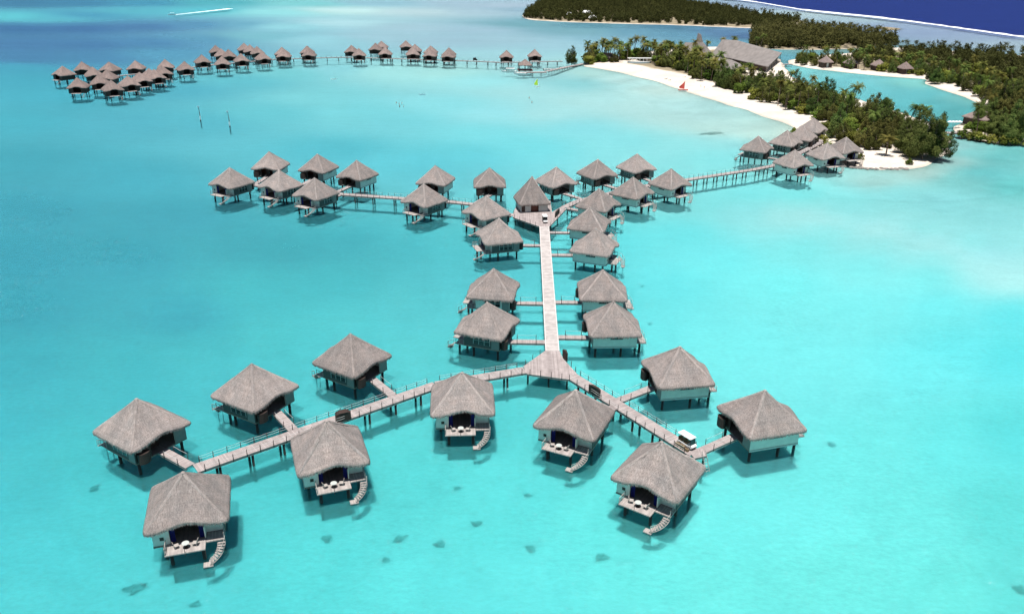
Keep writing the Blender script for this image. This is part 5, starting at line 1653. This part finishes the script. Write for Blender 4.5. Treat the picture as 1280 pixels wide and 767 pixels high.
for i, (u, v) in enumerate(((1030, 166), (1040, 172), (1052, 177), (1066, 181), (1080, 185), (1092, 188), (1074, 177), (1088, 181), (1101, 184), (1060, 172), (1045, 165))):
    q = at(u, v, .9); taken.append((q.x, q.y))
    (IW if i % 3 else BU)[i % 3].put(q.x, q.y, .9, rt.uniform(.6, .85), i, 'olive tree crowding close behind the island tip roofs', 'trees behind the island tip roofs')
u = 733
while u < 868:
    v = 78.5 + max(0, u - 790) * .11 + rt.uniform(-1.2, .2)
    if not 779 < u < 818: 
        k = rt.random(); q = at(u, v, .9); taken.append((q.x, q.y))
        t = BU if k < .4 else (PA if k < .75 else IW)
        t[rt.randrange(3)].put(q.x, q.y, .9, rt.uniform(.8, 1.25) if t is not IW else rt.uniform(.65, .9), rt.uniform(0, 6), f'{"bright green tree" if t is BU else ("coconut palm" if t is PA else "dark ironwood")} in the front row of the garden along the upper beach', 'front garden trees of the upper beach')
    q = at(u + 2, v - 3.2, .9); taken.append((q.x, q.y))
    k = rt.random(); t = PA if k < .6 else (BU if k < .8 else IW)
    t[rt.randrange(3)].put(q.x, q.y, .9, rt.uniform(.95, 1.3) if t is not IW else rt.uniform(.8, 1.1), rt.uniform(0, 6), f'{"bright green tree" if t is BU else ("coconut palm" if t is PA else "dark ironwood")} in the second row of the garden along the upper beach', 'second row garden trees of the upper beach')
    u += rt.uniform(4.0, 6.0)
for i, (u, v) in enumerate(((820, 82.5), (826, 83.5), (833, 84.5), (840, 86), (847, 87.5), (853, 89), (859, 92), (865, 95), (870, 99), (876, 102), (843, 82), (850, 84.5), (862, 88))):
    q = at(u, v, .9); taken.append((q.x, q.y))
    t = (PA, BU, IW)[i % 3]
    t[i % 3].put(q.x, q.y, .9, rt.uniform(.75, 1.0), i, ('coconut palm', 'bright green tree', 'dark ironwood')[i % 3] + ' at the sand edge between the beach bar and the red sail', 'trees at the sand edge by the beach bar')
# garden of the restaurant
W2 = [(731,79),(745,80),(785,78),(787,76),(815,77),(818,82.5),(845,86),(858,92),(872,99),(893,106),(905,103),(888,94),(866,82),(840,75),(800,73),(765,75)]
for x, y in scatter(W2, 4.2, 95, 6, taken):
    k = rt.random()
    if k < .5: PA[rt.randrange(4)].put(x, y, .9, rt.uniform(.8, 1.2), rt.uniform(0, 6), 'coconut palm in the garden left of the restaurant hall', 'palms around the restaurant')
    elif k < .85: BU[rt.randrange(3)].put(x, y, .9, rt.uniform(.75, 1.15), rt.uniform(0, 6), 'bright green tree in the garden left of the restaurant hall', 'broadleaf trees around the restaurant')
    else: IW[rt.randrange(4)].put(x, y, .9, rt.uniform(.5, .75), rt.uniform(0, 6), 'dark ironwood tree in the garden left of the restaurant hall', 'ironwood trees around the restaurant')
for u, v in ((868, 74), (880, 71), (905, 66), (918, 70), (950, 62), (945, 60)):
    PA[rt.randrange(4)].put(*at(u, v, 1)[:2], 1, rt.uniform(.9, 1.15), rt.uniform(0, 6), 'coconut palm close beside the roofs of the restaurant hall', 'palms beside the restaurant roofs')
# strip: front trees singly
W3 = [(1000,82),(1040,86),(1090,91),(1140,95),(1170,101),(1200,112),(1228,126),(1240,140),(1225,150),(1212,160),(1206,170),(1225,173),(1250,176),(1285,178),(1300,165),(1290,120),(1230,96),(1150,86),(1080,78),(1030,76),(1000,77)]
for x, y in scatter(W3, 6.3, 190, 8, taken):
    k = rt.random()
    if k < .36: PA[rt.randrange(4)].put(x, y, .9, rt.uniform(.75, 1.1), rt.uniform(0, 6), 'coconut palm at the front of the wood behind the strip beach', 'palms behind the strip beach')
    elif k < .74: IW[rt.randrange(4)].put(x, y, .9, rt.uniform(.55, .85), rt.uniform(0, 6), 'ironwood tree at the front of the wood behind the strip beach', 'ironwood trees behind the strip beach')
    else: BU[rt.randrange(3)].put(x, y, .9, rt.uniform(.7, 1.1), rt.uniform(0, 6), 'broad green tree at the front of the wood behind the strip beach', 'broadleaf trees behind the strip beach')

# the far woods read as one mass
def low(tree, keep, seed):
    rs = np.random.RandomState(seed)
    T_ = np.array(tree.T, np.float32).reshape(-1, 3, 3); S_ = np.array(tree.S, np.float32)
    idx = rs.permutation(len(T_))[:keep]
    t = T_[idx]; c = t.mean(1, keepdims=True)
    f = min(3.0, math.sqrt(len(T_) / keep) * .8)
    return (c + (t - c) * f), S_[idx]
LOWI = [low(t, 650, i) for i, t in enumerate(IW[:3])]
LOWP = [(np.array(t.T, np.float32).reshape(-1, 3, 3), np.array(t.S, np.float32)) for t in PA[:3]]
LOWP = [low(t, 420, 9 + i) for i, t in enumerate(PA[:3])]
LOWB = [low(t, 380, 19 + i) for i, t in enumerate(BU)]
def woods(name, pxs, spacing, n, seed, mix, smin, smax, inset=3):
    pts = scatter(pxs, spacing, n, seed, [])
    rs = random.Random(seed)
    TT, SS, tr = [], [], MB()
    for x, y in pts:
        k = rs.random()
        src = rs.choice(LOWI if k < mix[0] else (LOWP if k < mix[0] + mix[1] else LOWB))
        s = rs.uniform(smin, smax); a = rs.uniform(0, 6.28)
        if k >= mix[0] + mix[1]: s *= 1.15
        ca, sa = cos(a) * s, sin(a) * s
        M3 = np.array([[ca, -sa, 0], [sa, ca, 0], [0, 0, s]], np.float32)
        TT.append((src[0].reshape(-1, 3) @ M3.T + np.array([x, y, .8], np.float32)))
        SS.append(np.clip(src[1] * rs.uniform(.5, 1.2) , 0, 1))
    o = mobj(name, leaf_mesh(name, np.concatenate(TT), np.concatenate(SS), M['woods']))
    tag(o, kind='stuff')
    return o
w = woods('back_island_woods', [(655,23.5),(700,26.8),(760,28.8),(850,30.8),(905,33.6),(945,34.8),(995,31),(1000,27),(970,23),(940,19),(895,10),(825,1),(762,-3),(695,-1),(672,8),(660,17)], 7.5, 1500, 3, (.75, .15), .7, 1.0)
w = woods('middle_islet_woods', [(941,60.5),(1000,62),(1052,61),(1098,62),(1118,54),(1098,50),(1050,43),(1000,40),(957,40),(942,46)], 5.5, 800, 4, (.35, .55), .75, 1.15)
w = woods('strip_woods', [(1080,76),(1150,84),(1230,94),(1292,118),(1310,165),(1400,175),(1450,150),(1450,105),(1290,76),(1200,70),(1130,65),(1100,66),(1075,70),(1065,74)], 6.5, 1500, 5, (.35, .4), .65, 1.05)
print('objects', len(bpy.data.objects))
